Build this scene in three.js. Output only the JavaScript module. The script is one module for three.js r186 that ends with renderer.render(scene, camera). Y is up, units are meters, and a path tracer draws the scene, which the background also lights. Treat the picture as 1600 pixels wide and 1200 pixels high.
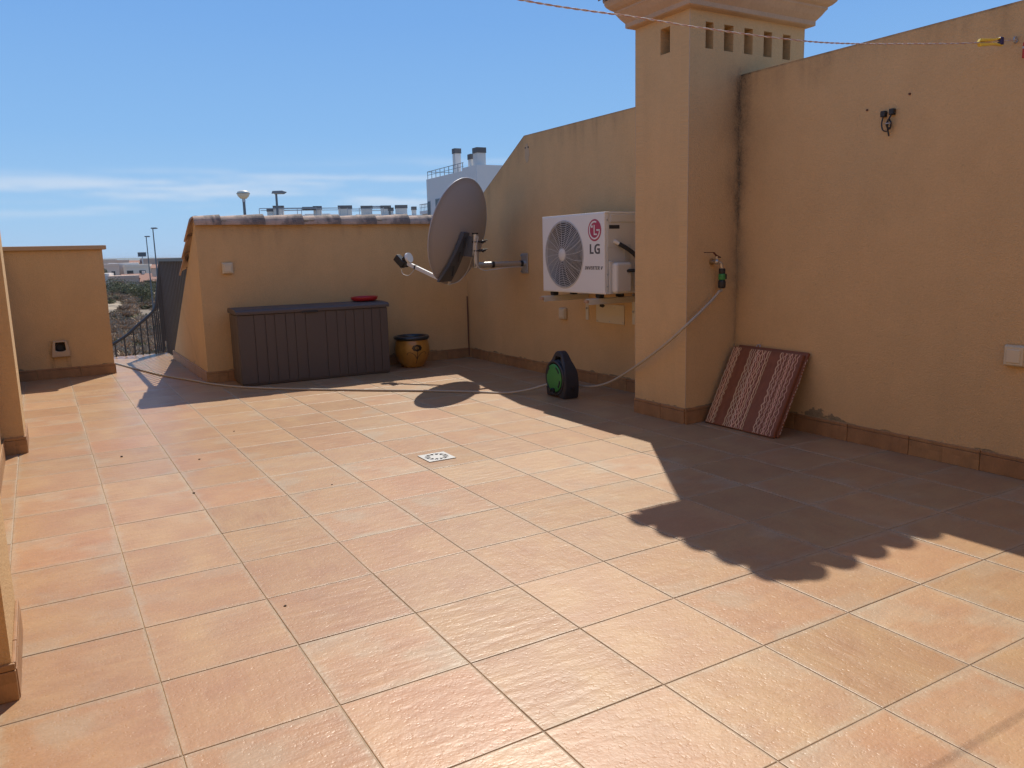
import * as THREE from 'three';
import { RoundedBoxGeometry } from 'three/addons/geometries/RoundedBoxGeometry.js';
import { mergeGeometries, mergeVertices } from 'three/addons/utils/BufferGeometryUtils.js';
import { FontLoader } from 'three/addons/loaders/FontLoader.js';

// ------------------------------------------------------------------ camera, sky, sun, exposure
const T = 0.335;                                   // pitch of the floor tiles in metres; plan positions below are in tiles
const P = (x, y, z) => new THREE.Vector3(x * T, y * T, z * T);
const scene = new THREE.Scene();
const camera = new THREE.PerspectiveCamera(51.79, 4 / 3, 0.05, 20000);
camera.rotation.order = 'YXZ';
camera.rotation.set(-0.1676, -0.5339, -0.0250);
camera.position.copy(P(-2.4593, 3.016, 5.8716));
const CAM = camera.position.clone();

const SUN = new THREE.Vector3(0.45, 1, -0.67).normalize();
const sun = new THREE.DirectionalLight(new THREE.Color(1, 0.925, 0.81), 5);
sun.position.copy(SUN).multiplyScalar(40).add(new THREE.Vector3(1, 0, -2));
sun.target.position.set(1, 0, -2);
sun.castShadow = true;
sun.shadow.mapSize.set(4096, 4096);
Object.assign(sun.shadow.camera, { left: -9, right: 9, top: 9, bottom: -9, near: 1, far: 90 });
sun.shadow.radius = 1;
scene.add(sun, sun.target);

const renderer = new THREE.WebGLRenderer({ antialias: true });
renderer.toneMapping = THREE.LinearToneMapping;
renderer.toneMappingExposure = 0.98;
renderer.shadowMap.enabled = true;

// ------------------------------------------------------------------ random numbers and noise
function rng(seed) {
  let a = seed >>> 0;
  return () => { a = (a + 0x6D2B79F5) | 0; let t = Math.imul(a ^ (a >>> 15), 1 | a); t = (t + Math.imul(t ^ (t >>> 7), 61 | t)) ^ t; return ((t ^ (t >>> 14)) >>> 0) / 4294967296; };
}
const NT = new Float32Array(65536); { const r = rng(77); for (let i = 0; i < 65536; i++) NT[i] = r(); }
function vnoise(x, y, px = 256, py = 256) {          // value noise, tiles after px, py cells
  const xi = Math.floor(x), yi = Math.floor(y); let fx = x - xi, fy = y - yi;
  fx = fx * fx * (3 - 2 * fx); fy = fy * fy * (3 - 2 * fy);
  const x0 = ((xi % px) + px) % px, x1 = (x0 + 1) % px, y0 = ((yi % py) + py) % py, y1 = (y0 + 1) % py;
  const h = (a, b) => NT[((a & 255) + (b & 255) * 256) & 65535];
  const a = h(x0, y0), b = h(x1, y0), c = h(x0, y1), d = h(x1, y1);
  return a + (b - a) * fx + (c - a) * fy + (a - b - c + d) * fx * fy;
}
function fbm(x, y, o = 4, px = 256, py = 256) { let s = 0, w = 0.5, t = 0; for (let i = 0; i < o; i++) { s += w * vnoise(x + i * 17, y + i * 31, px, py); t += w; w *= 0.5; x *= 2; y *= 2; px = Math.min(256, px * 2); py = Math.min(256, py * 2); } return s / t; }
const clamp = (v, a = 0, b = 1) => Math.min(b, Math.max(a, v));
const smooth = (a, b, v) => { const t = clamp((v - a) / (b - a)); return t * t * (3 - 2 * t); };
const toS = v => { v = clamp(v); return 255 * (v <= 0.0031308 ? v * 12.92 : 1.055 * Math.pow(v, 1 / 2.4) - 0.055); };
function dataTex(w, h, fn, srgb) {                   // fn(x, y) -> [r, g, b] linear
  const d = new Uint8Array(w * h * 4); let i = 0;
  for (let y = 0; y < h; y++) for (let x = 0; x < w; x++) {
    const c = fn(x, y);
    if (srgb) { d[i] = toS(c[0]); d[i + 1] = toS(c[1]); d[i + 2] = toS(c[2]); } else { d[i] = d[i + 1] = d[i + 2] = 255 * clamp(c); }
    d[i + 3] = 255; i += 4;
  }
  const t = new THREE.DataTexture(d, w, h, THREE.RGBAFormat);
  t.wrapS = t.wrapT = THREE.RepeatWrapping; t.magFilter = THREE.LinearFilter; t.minFilter = THREE.LinearMipmapLinearFilter; t.generateMipmaps = true; t.anisotropy = 8;
  if (srgb) t.colorSpace = THREE.SRGBColorSpace;
  t.needsUpdate = true; return t;
}

// ------------------------------------------------------------------ sky: clear blue, paler to the horizon, thin streaks of high cloud low down
{
  const w = 2048, h = 1024, d = new Float32Array(w * h * 4);
  const stops = [[-90, .34, .40, .46], [-2, .44, .58, .74], [0, .43, .62, .85], [3, .36, .60, .88], [8, .265, .51, .87], [15, .20, .425, .83], [25, .15, .35, .75], [50, .10, .26, .62], [90, .075, .20, .52]];
  for (let y = 0; y < h; y++) {
    const el = ((y + .5) / h - .5) * 180; let k = 0; while (k < stops.length - 2 && el > stops[k + 1][0]) k++;
    const a = stops[k], b = stops[k + 1], f = clamp((el - a[0]) / (b[0] - a[0]));
    for (let x = 0; x < w; x++) {
      const u = (x + .5) / w, i = (y * w + x) * 4;
      const band = smooth(2.2, 3.6, el) * (1 - smooth(4.8, 7.0, el));
      let c = 0;
      if (band > 0) { const n = fbm(u * 48, el * 2.6 + 1.2 * vnoise(u * 24, 5, 24), 6, 48, 256); const n2 = vnoise(u * 20 + 3.2, el * .3 + 9, 20); c = band * smooth(.40, .72, n) * smooth(.15, .6, n2) * .75; }
      for (let j = 0; j < 3; j++) { const s = a[j + 1] + (b[j + 1] - a[j + 1]) * f; d[i + j] = s + (([.66, .76, .90])[j] - s) * c; }
      d[i + 3] = 1;
    }
  }
  const sky = new THREE.DataTexture(d, w, h, THREE.RGBAFormat, THREE.FloatType);
  sky.mapping = THREE.EquirectangularReflectionMapping; sky.magFilter = sky.minFilter = THREE.LinearFilter; sky.wrapS = THREE.RepeatWrapping; sky.needsUpdate = true;
  scene.background = sky; scene.environment = sky;
  scene.backgroundIntensity = 1; scene.environmentIntensity = 1;
}

// ------------------------------------------------------------------ helpers for things and parts
const used = {};
function numbered(n) { const k = used[n] = (used[n] ?? -1) + 1; return k ? `${n}_${String(k).padStart(3, '0')}` : n; }
function shade(o) { o.traverse(m => { if (m.isMesh) { m.castShadow = true; m.receiveShadow = true; } }); return o; }
function thing(name, label, category, pos, group) {
  const o = new THREE.Group(); o.name = numbered(name); scene.add(o); if (pos) o.position.copy(pos);
  o.userData = { label, category }; if (group) o.userData.group = group; return o;
}
function merge(gs) {
  if (!Array.isArray(gs)) return gs; if (gs.length === 1) return gs[0];
  return mergeGeometries(gs.map(g => { g = g.index ? g.toNonIndexed() : g.clone(); for (const k of Object.keys(g.attributes)) if (!['position', 'normal', 'uv'].includes(k)) g.deleteAttribute(k); if (!g.attributes.uv) g.setAttribute('uv', new THREE.BufferAttribute(new Float32Array(g.attributes.position.count * 2), 2)); return g; }));
}
function part(name, gs, m, parent, label) {
  const o = new THREE.Mesh(merge(gs), m); o.name = name; o.castShadow = o.receiveShadow = true; parent.add(o); if (label) o.userData.label = label; return o;
}
function solo(name, gs, m, label, category, group) { const o = part(numbered(name), gs, m, scene); o.userData = { label, category }; if (group) o.userData.group = group; return o; }
function struct(name, gs, m) { const o = part(numbered(name), gs, m, scene); o.userData.kind = 'structure'; return o; }
const tr = (g, x = 0, y = 0, z = 0) => g.translate(x, y, z);
function rbox(w, h, d, r = .004, s = 2) { return new RoundedBoxGeometry(w, h, d, s, Math.min(r, w / 2.01, h / 2.01, d / 2.01)); }
const box = (w, h, d) => new THREE.BoxGeometry(w, h, d);
function bar(a, b, r, n = 10, r2 = r) { const d = b.clone().sub(a), g = new THREE.CylinderGeometry(r2, r, d.length(), n); g.applyQuaternion(new THREE.Quaternion().setFromUnitVectors(new THREE.Vector3(0, 1, 0), d.clone().normalize())); return g.translate((a.x + b.x) / 2, (a.y + b.y) / 2, (a.z + b.z) / 2); }
function sqbar(a, b, w, h = w) { const d = b.clone().sub(a), g = new THREE.BoxGeometry(w, h, d.length()); const m = new THREE.Matrix4().lookAt(b, a, Math.abs(d.x) + Math.abs(d.z) < 1e-6 ? new THREE.Vector3(1, 0, 0) : new THREE.Vector3(0, 1, 0)); g.applyMatrix4(m); return g.translate((a.x + b.x) / 2, (a.y + b.y) / 2, (a.z + b.z) / 2); }
function tube(pts, r, seg = 60, n = 8, closed = false) { return new THREE.TubeGeometry(new THREE.CatmullRomCurve3(pts, closed, 'centripetal'), seg, r, n, closed); }
function extr(shape, depth, bevel = 0, steps = 1, curve = 12) { return new THREE.ExtrudeGeometry(shape, { depth, steps, curveSegments: curve, bevelEnabled: bevel > 0, bevelThickness: bevel, bevelSize: bevel, bevelOffset: -bevel, bevelSegments: 2 }); }
const poly = pts => new THREE.Shape(pts.map(p => new THREE.Vector2(p[0], p[1])));
function boxUV(g, s = 1) {                            // planar uv in metres by face direction
  g = g.index ? g.toNonIndexed() : g; if (!g.attributes.normal) g.computeVertexNormals();
  const p = g.attributes.position, n = g.attributes.normal, uv = new Float32Array(p.count * 2);
  for (let i = 0; i < p.count; i++) {
    const ax = Math.abs(n.getX(i)), ay = Math.abs(n.getY(i)), az = Math.abs(n.getZ(i));
    const [u, v] = ay > ax && ay > az ? [p.getX(i), p.getZ(i)] : ax > az ? [p.getZ(i), p.getY(i)] : [p.getX(i), p.getY(i)];
    uv[2 * i] = u * s; uv[2 * i + 1] = v * s;
  }
  g.setAttribute('uv', new THREE.BufferAttribute(uv, 2)); return g;
}
const col = (r, g, b) => new THREE.Color().setRGB(r, g, b);
const mat = (c, roughness = .6, o = {}) => new THREE.MeshStandardMaterial({ color: Array.isArray(c) ? col(...c) : c, roughness, ...o });
const grain = dataTex(256, 256, (x, y) => .5 + .5 * (fbm(x / 8, y / 8, 3, 32, 32) - .5) + .25 * (NT[(x * 7 + y * 263) & 65535] - .5));
const M = {
  white: mat([.72, .71, .67], .42), cream: mat([.66, .62, .50], .5), plastic: mat([.56, .46, .31], .45), black: mat([.018, .018, .02], .45), rubber: mat([.022, .021, .022], .75),
  steel: mat([.52, .52, .50], .38, { metalness: .85 }), zinc: mat([.48, .49, .50], .45, { metalness: .7 }), dark: mat([.03, .03, .032], .8),
  dishGrey: mat([.40, .36, .32], .6), brack: mat([.075, .085, .10], .55), green: mat([.045, .24, .055], .45), reel: mat([.03, .03, .036], .5),
  hose: mat([.42, .35, .26], .6), brass: mat([.42, .30, .16], .38, { metalness: .8 }), rail: mat([.042, .046, .052], .5), red: mat([.42, .018, .02], .3),
  box: mat([.092, .072, .064], .55, { bumpMap: (() => { const t = grain.clone(); t.repeat.set(14, 3); t.needsUpdate = true; return t; })(), bumpScale: .0004 }),
};

// ------------------------------------------------------------------ render finish: stucco
const OCHRE = [.610, .398, .190];
const stuccoBump = dataTex(1024, 1024, (x, y) => { const a = fbm(x / 5, y / 5, 3, 205, 205), b = fbm(x / 40, y / 40, 3, 26, 26); return .62 * a + .38 * b; });
function stuccoMap(w, h, pxm, seed, mark) {           // w x h metres, mark(x, y, n) -> [amount of grime 0..1, amount of bare flaked render 0..1]
  const W = Math.min(2048, Math.round(w * pxm)), H = Math.min(2048, Math.round(h * pxm));
  return dataTex(W, H, (i, j) => {
    const x = (i + .5) / W * w, y = (j + .5) / H * h, sx = x + seed * 13.7, sy = y + seed * 5.1;
    let k = 1 + .15 * (fbm(sx * 1.3, sy * 1.1, 4) - .5) + .10 * (fbm(sx * 9, sy * 7, 3) - .5) + .10 * (vnoise(sx * 210, sy * 210) - .5) + .02 * (vnoise(sx * 26, sy * 2.2) - .5);
    if (vnoise(sx * 120 + 40, sy * 120) > .955) k *= .86;
    const c = OCHRE.map((v, n) => v * k * (1 + (n - 1) * .05 * (fbm(sx * 2 + 50, sy * 2, 3) - .5)));
    const [g, f] = mark ? mark(x, y) : [0, 0];
    if (g > 0) { const gg = clamp(g * (.55 + .9 * fbm(sx * 30, sy * 22, 4)) * (.75 + .5 * vnoise(sx * 170, sy * 170))); for (let n = 0; n < 3; n++) c[n] += ([.05, .042, .032][n] - c[n]) * gg; }
    if (f > 0) { const e = smooth(.50, .56, fbm(sx * 26, sy * 34, 4) * .8 + f * .36 - .08) * .85; const v = .7 + .6 * vnoise(sx * 130, sy * 130); for (let n = 0; n < 3; n++) c[n] += ([.20, .160, .095][n] * v - c[n]) * e; }
    return c;
  }, true);
}
function stucco(map, w, h) {
  const b = stuccoBump.clone(); b.repeat.set(w / .9, h / .9); b.needsUpdate = true;
  return new THREE.MeshStandardMaterial({ map, bumpMap: b, bumpScale: .0034, roughness: .93 });
}
const drip = (x, top, s) => { const n = vnoise(x * 14 + s, 3.3), m = vnoise(x * 43 + s, 8.8), l = .05 + .28 * n * n; return top < 0 ? 0 : (.04 + .30 * n * m) * (1 - smooth(0, l, top)) + .40 * (1 - smooth(0, .014, top)); };
const base = (x, y, s) => { const d = y - .092, hgt = .075 * smooth(.55, .95, vnoise(x * 3.4 + s, 1.7)) + .010 * smooth(.4, .7, vnoise(x * 11 + s, 4.4)); return d < 0 || d > .2 || hgt < .002 ? 0 : .92 * (1 - smooth(hgt * .2, hgt * 1.2, d)); };
// wall along a plan direction: outline [along, y] in tiles, uv 0..1 over the outline's box
function wallGeo(pts, thick, curve) {
  const s = poly(pts.map(p => [p[0] * T, p[1] * T])), g = extr(s, thick * T), q = g.attributes.position, uv = g.attributes.uv, n = g.attributes.normal;
  const xs = pts.map(p => p[0] * T), ys = pts.map(p => p[1] * T), x0 = Math.min(...xs), x1 = Math.max(...xs), y1 = Math.max(...ys);
  for (let i = 0; i < q.count; i++) uv.setXY(i, ((q.getX(i) - x0) + (Math.abs(n.getZ(i)) < .5 ? q.getZ(i) : 0)) / (x1 - x0), q.getY(i) / y1);
  return g;
}
const toX = (g, x) => g.rotateY(-Math.PI / 2).translate(x * T, 0, 0);   // (along, y, depth) -> along = +z, depth = -x

// ------------------------------------------------------------------ skirting pieces
const skirtTex = dataTex(512, 128, (x, y) => { const k = .85 + .5 * (fbm(x / 70, y / 34, 4) - .5) + .16 * (vnoise(x / 3, y / 3) - .5) + .2 * (fbm(x / 60, y / 9 + 9, 3) - .5); return [.42 * k, .228 * k, .098 * k]; }, true);
const skirtMat = mat([1, 1, 1], .55, { map: skirtTex });
const skirtMat2 = mat([.92, .88, .9], .5, { map: (() => { const t = skirtTex.clone(); t.offset.set(.37, .2); t.needsUpdate = true; return t; })() });
const skirtCache = {};
function skirting(parent, a, b, y = 0, seed = 1) {     // from a to b (tiles, plan [x, z]); outward is to the left of the direction a -> b
  const r = rng(seed), A = new THREE.Vector2(a[0] * T, a[1] * T), B = new THREE.Vector2(b[0] * T, b[1] * T), L = A.distanceTo(B), ang = Math.atan2(-(B.y - A.y), B.x - A.x);
  let s = 0; const first = T * (.35 + .6 * r());
  while (s < L - .004) {
    const e = Math.min(L, s === 0 ? first : s + T), len = e - s - .0025, key = Math.round(len * 2000);
    if (len > .01) {
      const g = skirtCache[key] ??= boxUV(merge([rbox(len, .074, .011, .002, 1).translate(0, -.009, 0), rbox(len, .0165, .0100, .003, 1).translate(0, .0372, -.0003)]), 2.9);
      const o = part('skirting_tile', g, r() > .5 ? skirtMat : skirtMat2, parent), m = (s + e) / 2 / L;
      o.position.set(A.x + (B.x - A.x) * m, y * T + .046, A.y + (B.y - A.y) * m); o.rotation.y = ang;
    }
    s = e;
  }
}

// ------------------------------------------------------------------ terrace floor: every tile a piece
const NATLAS = 4, AT = 512;
const tileSpec = []; { const r = rng(5); for (let i = 0; i < 16; i++) tileSpec.push({ warm: r(), lum: .955 + .09 * r(), streak: r(), dir: r() < .82 ? 0 : 1, sx: r() * 90, sy: r() * 90, cloud: r() }); }
const tileBumpField = new Float32Array(2048 * 2048);
const tileColour = dataTex(2048, 2048, (X, Y) => {
  const k = tileSpec[Math.floor(X / AT) + NATLAS * Math.floor(Y / AT)], lx = (X % AT) / AT, ly = (Y % AT) / AT;
  const u = (k.dir ? ly : lx), v = (k.dir ? lx : ly), sx = k.sx, sy = k.sy;
  const warp = .10 * (fbm(u * 3 + sx, v * 3 + sy, 3) - .5);
  const streak = fbm(u * 3.4 + sx, (v + .5 * warp) * 19 + sy, 4), cloud = fbm(lx * 3 + sx + 7, ly * 3 + sy, 5), fine = fbm(lx * 60 + sx, ly * 60 + sy, 3);
  const ed = Math.min(lx, 1 - lx, ly, 1 - ly), rag = .018 + .085 * fbm(lx * 6 + sy, ly * 6 + sx, 3) * (.4 + k.cloud);
  const edge = (1 - smooth(rag * .25, rag * 1.3, ed + .035 * (fbm(lx * 26 + sx, ly * 26, 3) - .5)));
  // glaze: peach, rosier or sandier from tile to tile, paler grey-beige clouds and rubbed edges
  const rose = [.408, .222, .117], sand = [.402, .247, .122], pale = [.405, .293, .186];
  const w = clamp(.25 + .5 * k.warm + 1.1 * (cloud - .5) + .5 * (streak - .5)); const c = rose.map((q, n) => q + (sand[n] - q) * w);
  const pl = clamp(.85 * edge * (.35 + .9 * fine) + 1.1 * smooth(.48, .74, fbm(lx * 2.2 + sx + 31, ly * 2.2 + sy + 3, 4)) * .7 * k.cloud);
  const dk = .985 + .12 * (streak - .5) * (.4 + k.streak) + .16 * (fine - .5) + .20 * (cloud - .5);
  // relief: combed ridges and pits
  const pit = smooth(.60, .90, fbm(lx * 44 + sx + 11, ly * 44 + sy, 3));
  tileBumpField[Y * 2048 + X] = .52 + .42 * (streak - .5) * (.3 + .8 * k.streak) + .42 * (fbm(lx * 9 + sx, ly * 14 + sy, 4) - .5) + .14 * (fine - .5) - .18 * pit;
  return c.map((q, n) => (q + (pale[n] - q) * pl) * dk * k.lum);
}, true);
const tileRelief = dataTex(2048, 2048, (x, y) => tileBumpField[y * 2048 + x]);
const tileMats = [[1, 1, 1], [1.02, .99, .975], [.975, .978, .965], [1.0, 1.01, 1.0]].map((c, i) => new THREE.MeshPhysicalMaterial({ color: col(...c), map: tileColour, bumpMap: tileRelief, bumpScale: .0024, roughness: .38 + .02 * i, specularIntensity: .9 }));
const JOINT = .0032, CH = .0022;
const tileCache = {};
function tileGeo(w, d, k, ou, ov) {                    // top face with a small chamfer and sides, uv window k of the atlas
  const key = [w, d, k, ou, ov].map(v => v.toFixed(3)).join(); if (tileCache[key]) return tileCache[key];
  const hx = w / 2, hz = d / 2, ix = hx - CH, iz = hz - CH, pos = [], uv = [], nor = [];
  const ku = (k % NATLAS) / NATLAS, kv = Math.floor(k / NATLAS) / NATLAS, m = .012;
  const U = (x, z) => [ku + (m + (1 - 2 * m) * clamp(ou + (x + hx) / (T - JOINT))) / NATLAS, kv + (m + (1 - 2 * m) * clamp(ov + (z + hz) / (T - JOINT))) / NATLAS];
  const quad = (a, b, c, e, round) => { const n = new THREE.Vector3().subVectors(b, a).cross(new THREE.Vector3().subVectors(e, a)).normalize(); for (const q of [a, b, c, a, c, e]) { const m2 = !round ? n : q === c || q === e ? new THREE.Vector3(0, 1, 0) : new THREE.Vector3(n.x * 1.6, n.y * .6, n.z * 1.6).normalize(); pos.push(q.x, q.y, q.z); nor.push(m2.x, m2.y, m2.z); uv.push(...U(q.x, q.z)); } };
  const v = (x, y, z) => new THREE.Vector3(x, y, z);
  quad(v(-ix, 0, iz), v(ix, 0, iz), v(ix, 0, -iz), v(-ix, 0, -iz));
  const A = [v(-ix, 0, iz), v(ix, 0, iz), v(ix, 0, -iz), v(-ix, 0, -iz)], B = [v(-hx, -CH * .5, hz), v(hx, -CH * .5, hz), v(hx, -CH * .5, -hz), v(-hx, -CH * .5, -hz)], D = B.map(q => v(q.x, -.012, q.z));
  for (let i = 0; i < 4; i++) { const j = (i + 1) % 4; quad(B[i], B[j], A[j], A[i], true); quad(D[i], D[j], B[j], B[i]); }
  const g = new THREE.BufferGeometry();
  g.setAttribute('position', new THREE.Float32BufferAttribute(pos, 3)); g.setAttribute('normal', new THREE.Float32BufferAttribute(nor, 3)); g.setAttribute('uv', new THREE.Float32BufferAttribute(uv, 2));
  return tileCache[key] = g;
}
const groutTex = dataTex(512, 512, (x, y) => { const k = .75 + .5 * fbm(x / 12, y / 12, 4, 43, 43) - .12 * smooth(.55, .7, fbm(x / 60, y / 60, 3, 9, 9)); return [.40 * k, .31 * k, .215 * k]; }, true);
const REG = [[-3.19, 8.06, -14.29, 8.0], [-3.19, .88, -17.79, -14.29], [-.9, 1.0, -21.9, -17.79]];   // x0, x1, z0, z1
{
  const bed = REG.map(([x0, x1, z0, z1]) => boxUV(box((x1 - x0) * T, .2, (z1 - z0) * T).translate((x0 + x1) / 2 * T, -.1022, (z0 + z1) / 2 * T), 1.2));
  const floor = struct('terrace_floor', bed, mat([1, 1, 1], .9, { map: groutTex }));
  const r = rng(31), far = [];
  for (const [x0, x1, z0, z1] of REG) for (let i = Math.floor(x0); i < x1; i++) for (let j = Math.floor(z0); j < z1; j++) {
    const a0 = Math.max(i, x0), a1 = Math.min(i + 1, x1), b0 = Math.max(j, z0), b1 = Math.min(j + 1, z1);
    const kk = Math.floor(r() * 16), mm = Math.floor(r() * 4), t1 = r(), t2 = r(), t3 = r();
    if (a1 - a0 < .06 || b1 - b0 < .06) continue;
    if (i >= 7 && j === -5) continue;                                        // under the chimney
    const w = (a1 - a0) * T - JOINT, d = (b1 - b0) * T - JOINT, full = a1 - a0 > .99 && b1 - b0 > .99;
    const g = tileGeo(w, d, kk, full ? 0 : a0 - i, full ? 0 : b0 - j);
    const o = new THREE.Mesh(g, tileMats[mm]); o.castShadow = o.receiveShadow = true;
    o.position.set((a0 + a1) / 2 * T + (t1 - .5) * .0012, (t3 - .5) * .0007, (b0 + b1) / 2 * T + (t2 - .5) * .0012);
    o.rotation.set((t2 - .5) * .0034, (t1 - .5) * .003 + (full && t3 > .6 ? Math.PI : 0), (t3 - .5) * .0034);
    if (j >= 4) { o.updateMatrix(); far.push(g.clone().applyMatrix4(o.matrix)); continue; }
    o.name = 'floor_tile'; floor.add(o);
  }
  const f = part('floor_tiles_behind', far, tileMats[0], floor); f.userData.kind = 'stuff';
  struct('terrace_slab', boxUV(box(14 * T, 7, 32 * T).translate(2.8 * T, -3.72, -6 * T)), mat([.5, .36, .22], .9));
}

// ------------------------------------------------------------------ walls
const WALLX = 7.97, ACX = 8.07, BACKZ = -14.3, CH0 = { x0: 6.82, x1: 9.5, z0: -5.36, z1: -4.03 };
{ // right boundary wall, from the chimney towards the viewer
  const L = (8.2 + 4.03) * T, H = 5.8 * T;
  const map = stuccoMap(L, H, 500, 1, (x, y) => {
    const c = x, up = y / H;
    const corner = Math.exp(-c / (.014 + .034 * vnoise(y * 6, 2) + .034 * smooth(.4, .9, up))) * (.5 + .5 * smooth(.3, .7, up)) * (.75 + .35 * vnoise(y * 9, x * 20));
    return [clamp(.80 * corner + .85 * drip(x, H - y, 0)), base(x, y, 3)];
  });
  const w = thing('boundary_wall', 'tall ochre rendered wall on the right, running from the chimney towards the viewer', 'wall');
  const g = toX(wallGeo([[-4.03, -.1], [8.2, -.1], [8.2, 5.8], [-4.03, 5.8]], .75), WALLX + .75);
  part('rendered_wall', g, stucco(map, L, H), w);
  skirting(w, [WALLX - .014, 8.1], [WALLX - .014, -4.0], 0, 3);
}
{ // wall behind the air conditioner, its top stepping down to the ridge
  const z0 = BACKZ - .1, z1 = CH0.z0 + .05, L = (z1 - z0) * T, H = 5.75 * T;
  const map = stuccoMap(L, H, 360, 2, (x, y) => {
    const zt = x / T + z0, top = zt > -11.08 ? H : (3.87 + (5.75 - 3.87) * clamp((zt + 14.4) / 3.32)) * T;
    return [clamp(.8 * drip(x, top - y, 20)), base(x, y, 8) * .95];
  });
  const w = thing('boundary_wall', 'ochre rendered wall carrying the air conditioner and satellite dish, its top sloping down', 'wall');
  part('rendered_wall', toX(wallGeo([[z0, -.1], [z1, -.1], [z1, 5.75], [-11.08, 5.75], [z0, 3.87]], .7), ACX + .7), stucco(map, L, H), w);
  skirting(w, [ACX - .014, CH0.z0], [ACX - .014, BACKZ + .03], 0, 5);
}
const tileClay = dataTex(512, 256, (x, y) => { const k = .8 + .55 * (fbm(x / 50, y / 30, 5, 10, 9) - .5) + .3 * (vnoise(x / 2, y / 2) - .5), g = smooth(.46, .66, fbm(x / 34 + 40, y / 22, 4, 15, 12)) * .75; const c = [.44 * k, .30 * k, .205 * k]; return c.map((v, n) => v + ([.13, .105, .09][n] * (.6 + .8 * vnoise(x / 3, y / 3)) - v) * g); }, true);
const clayMats = [[1, 1, 1], [1.1, 1.02, .98], [.9, .88, .88]].map((c, i) => { const t = tileClay.clone(); t.offset.set(i * .31, i * .17); t.needsUpdate = true; return mat(c, .85, { map: t, bumpMap: grain, bumpScale: .0008, side: THREE.DoubleSide }); });
function barrelTile(len, r0, r1, th = .012, arc = Math.PI) {  // half barrel tile along +z, convex up, wide end r0 at z = 0
  const pos = [], uv = [], idx = [], N = 14;
  for (const [dr, e] of [[0, 0], [0, 1], [-th, 1], [-th, 0], [0, 0]]) for (let i = 0; i <= N; i++) { const a = (Math.PI - arc) / 2 + arc * i / N, r = (e ? r1 : r0) + dr; pos.push(Math.cos(a) * r, Math.sin(a) * r, e * len); uv.push(e * len * 1.6, i / N * .7); }
  for (let s = 0; s < 4; s++) for (let i = 0; i < N; i++) { const a = s * (N + 1) + i, b = a + N + 1; idx.push(a, b, a + 1, b, b + 1, a + 1); }
  for (const i of [0, N]) { const q = [0, 1, 2, 3].map(s => s * (N + 1) + i); i ? idx.push(q[0], q[1], q[2], q[0], q[2], q[3]) : idx.push(q[0], q[2], q[1], q[0], q[3], q[2]); }
  const g = new THREE.BufferGeometry(); g.setAttribute('position', new THREE.Float32BufferAttribute(pos, 3)); g.setAttribute('uv', new THREE.Float32BufferAttribute(uv, 2)); g.setIndex(idx);
  const f = g.toNonIndexed(); f.computeVertexNormals(); return f;
}
const ridgeMats = [0, 1, 2].map(i => mat([1, 1, 1], .85, { bumpMap: grain, bumpScale: .0008, side: THREE.DoubleSide, map: dataTex(256, 128, (x, y) => {
  const u = x / 256, k = .85 + .4 * (fbm(x / 40 + i * 20, y / 24, 4) - .5) + .2 * (vnoise(x / 2, y / 2) - .5), g = clamp(smooth(.36, .80, u * .9 + .8 * (fbm(x / 22 + i * 9, y / 18 + 4, 4) - .42)) * .8 * (.7 + .5 * vnoise(x / 3 + 7, y / 3)));   // lichen on the end that lies under the next tile
  return [.56, .395, .29].map((v, n) => v * k + ([.12, .098, .085][n] - v * k) * g); }, true) }));
const roofY = z => 3.87 * clamp(1 - (BACKZ - z) / 5.75);
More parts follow.
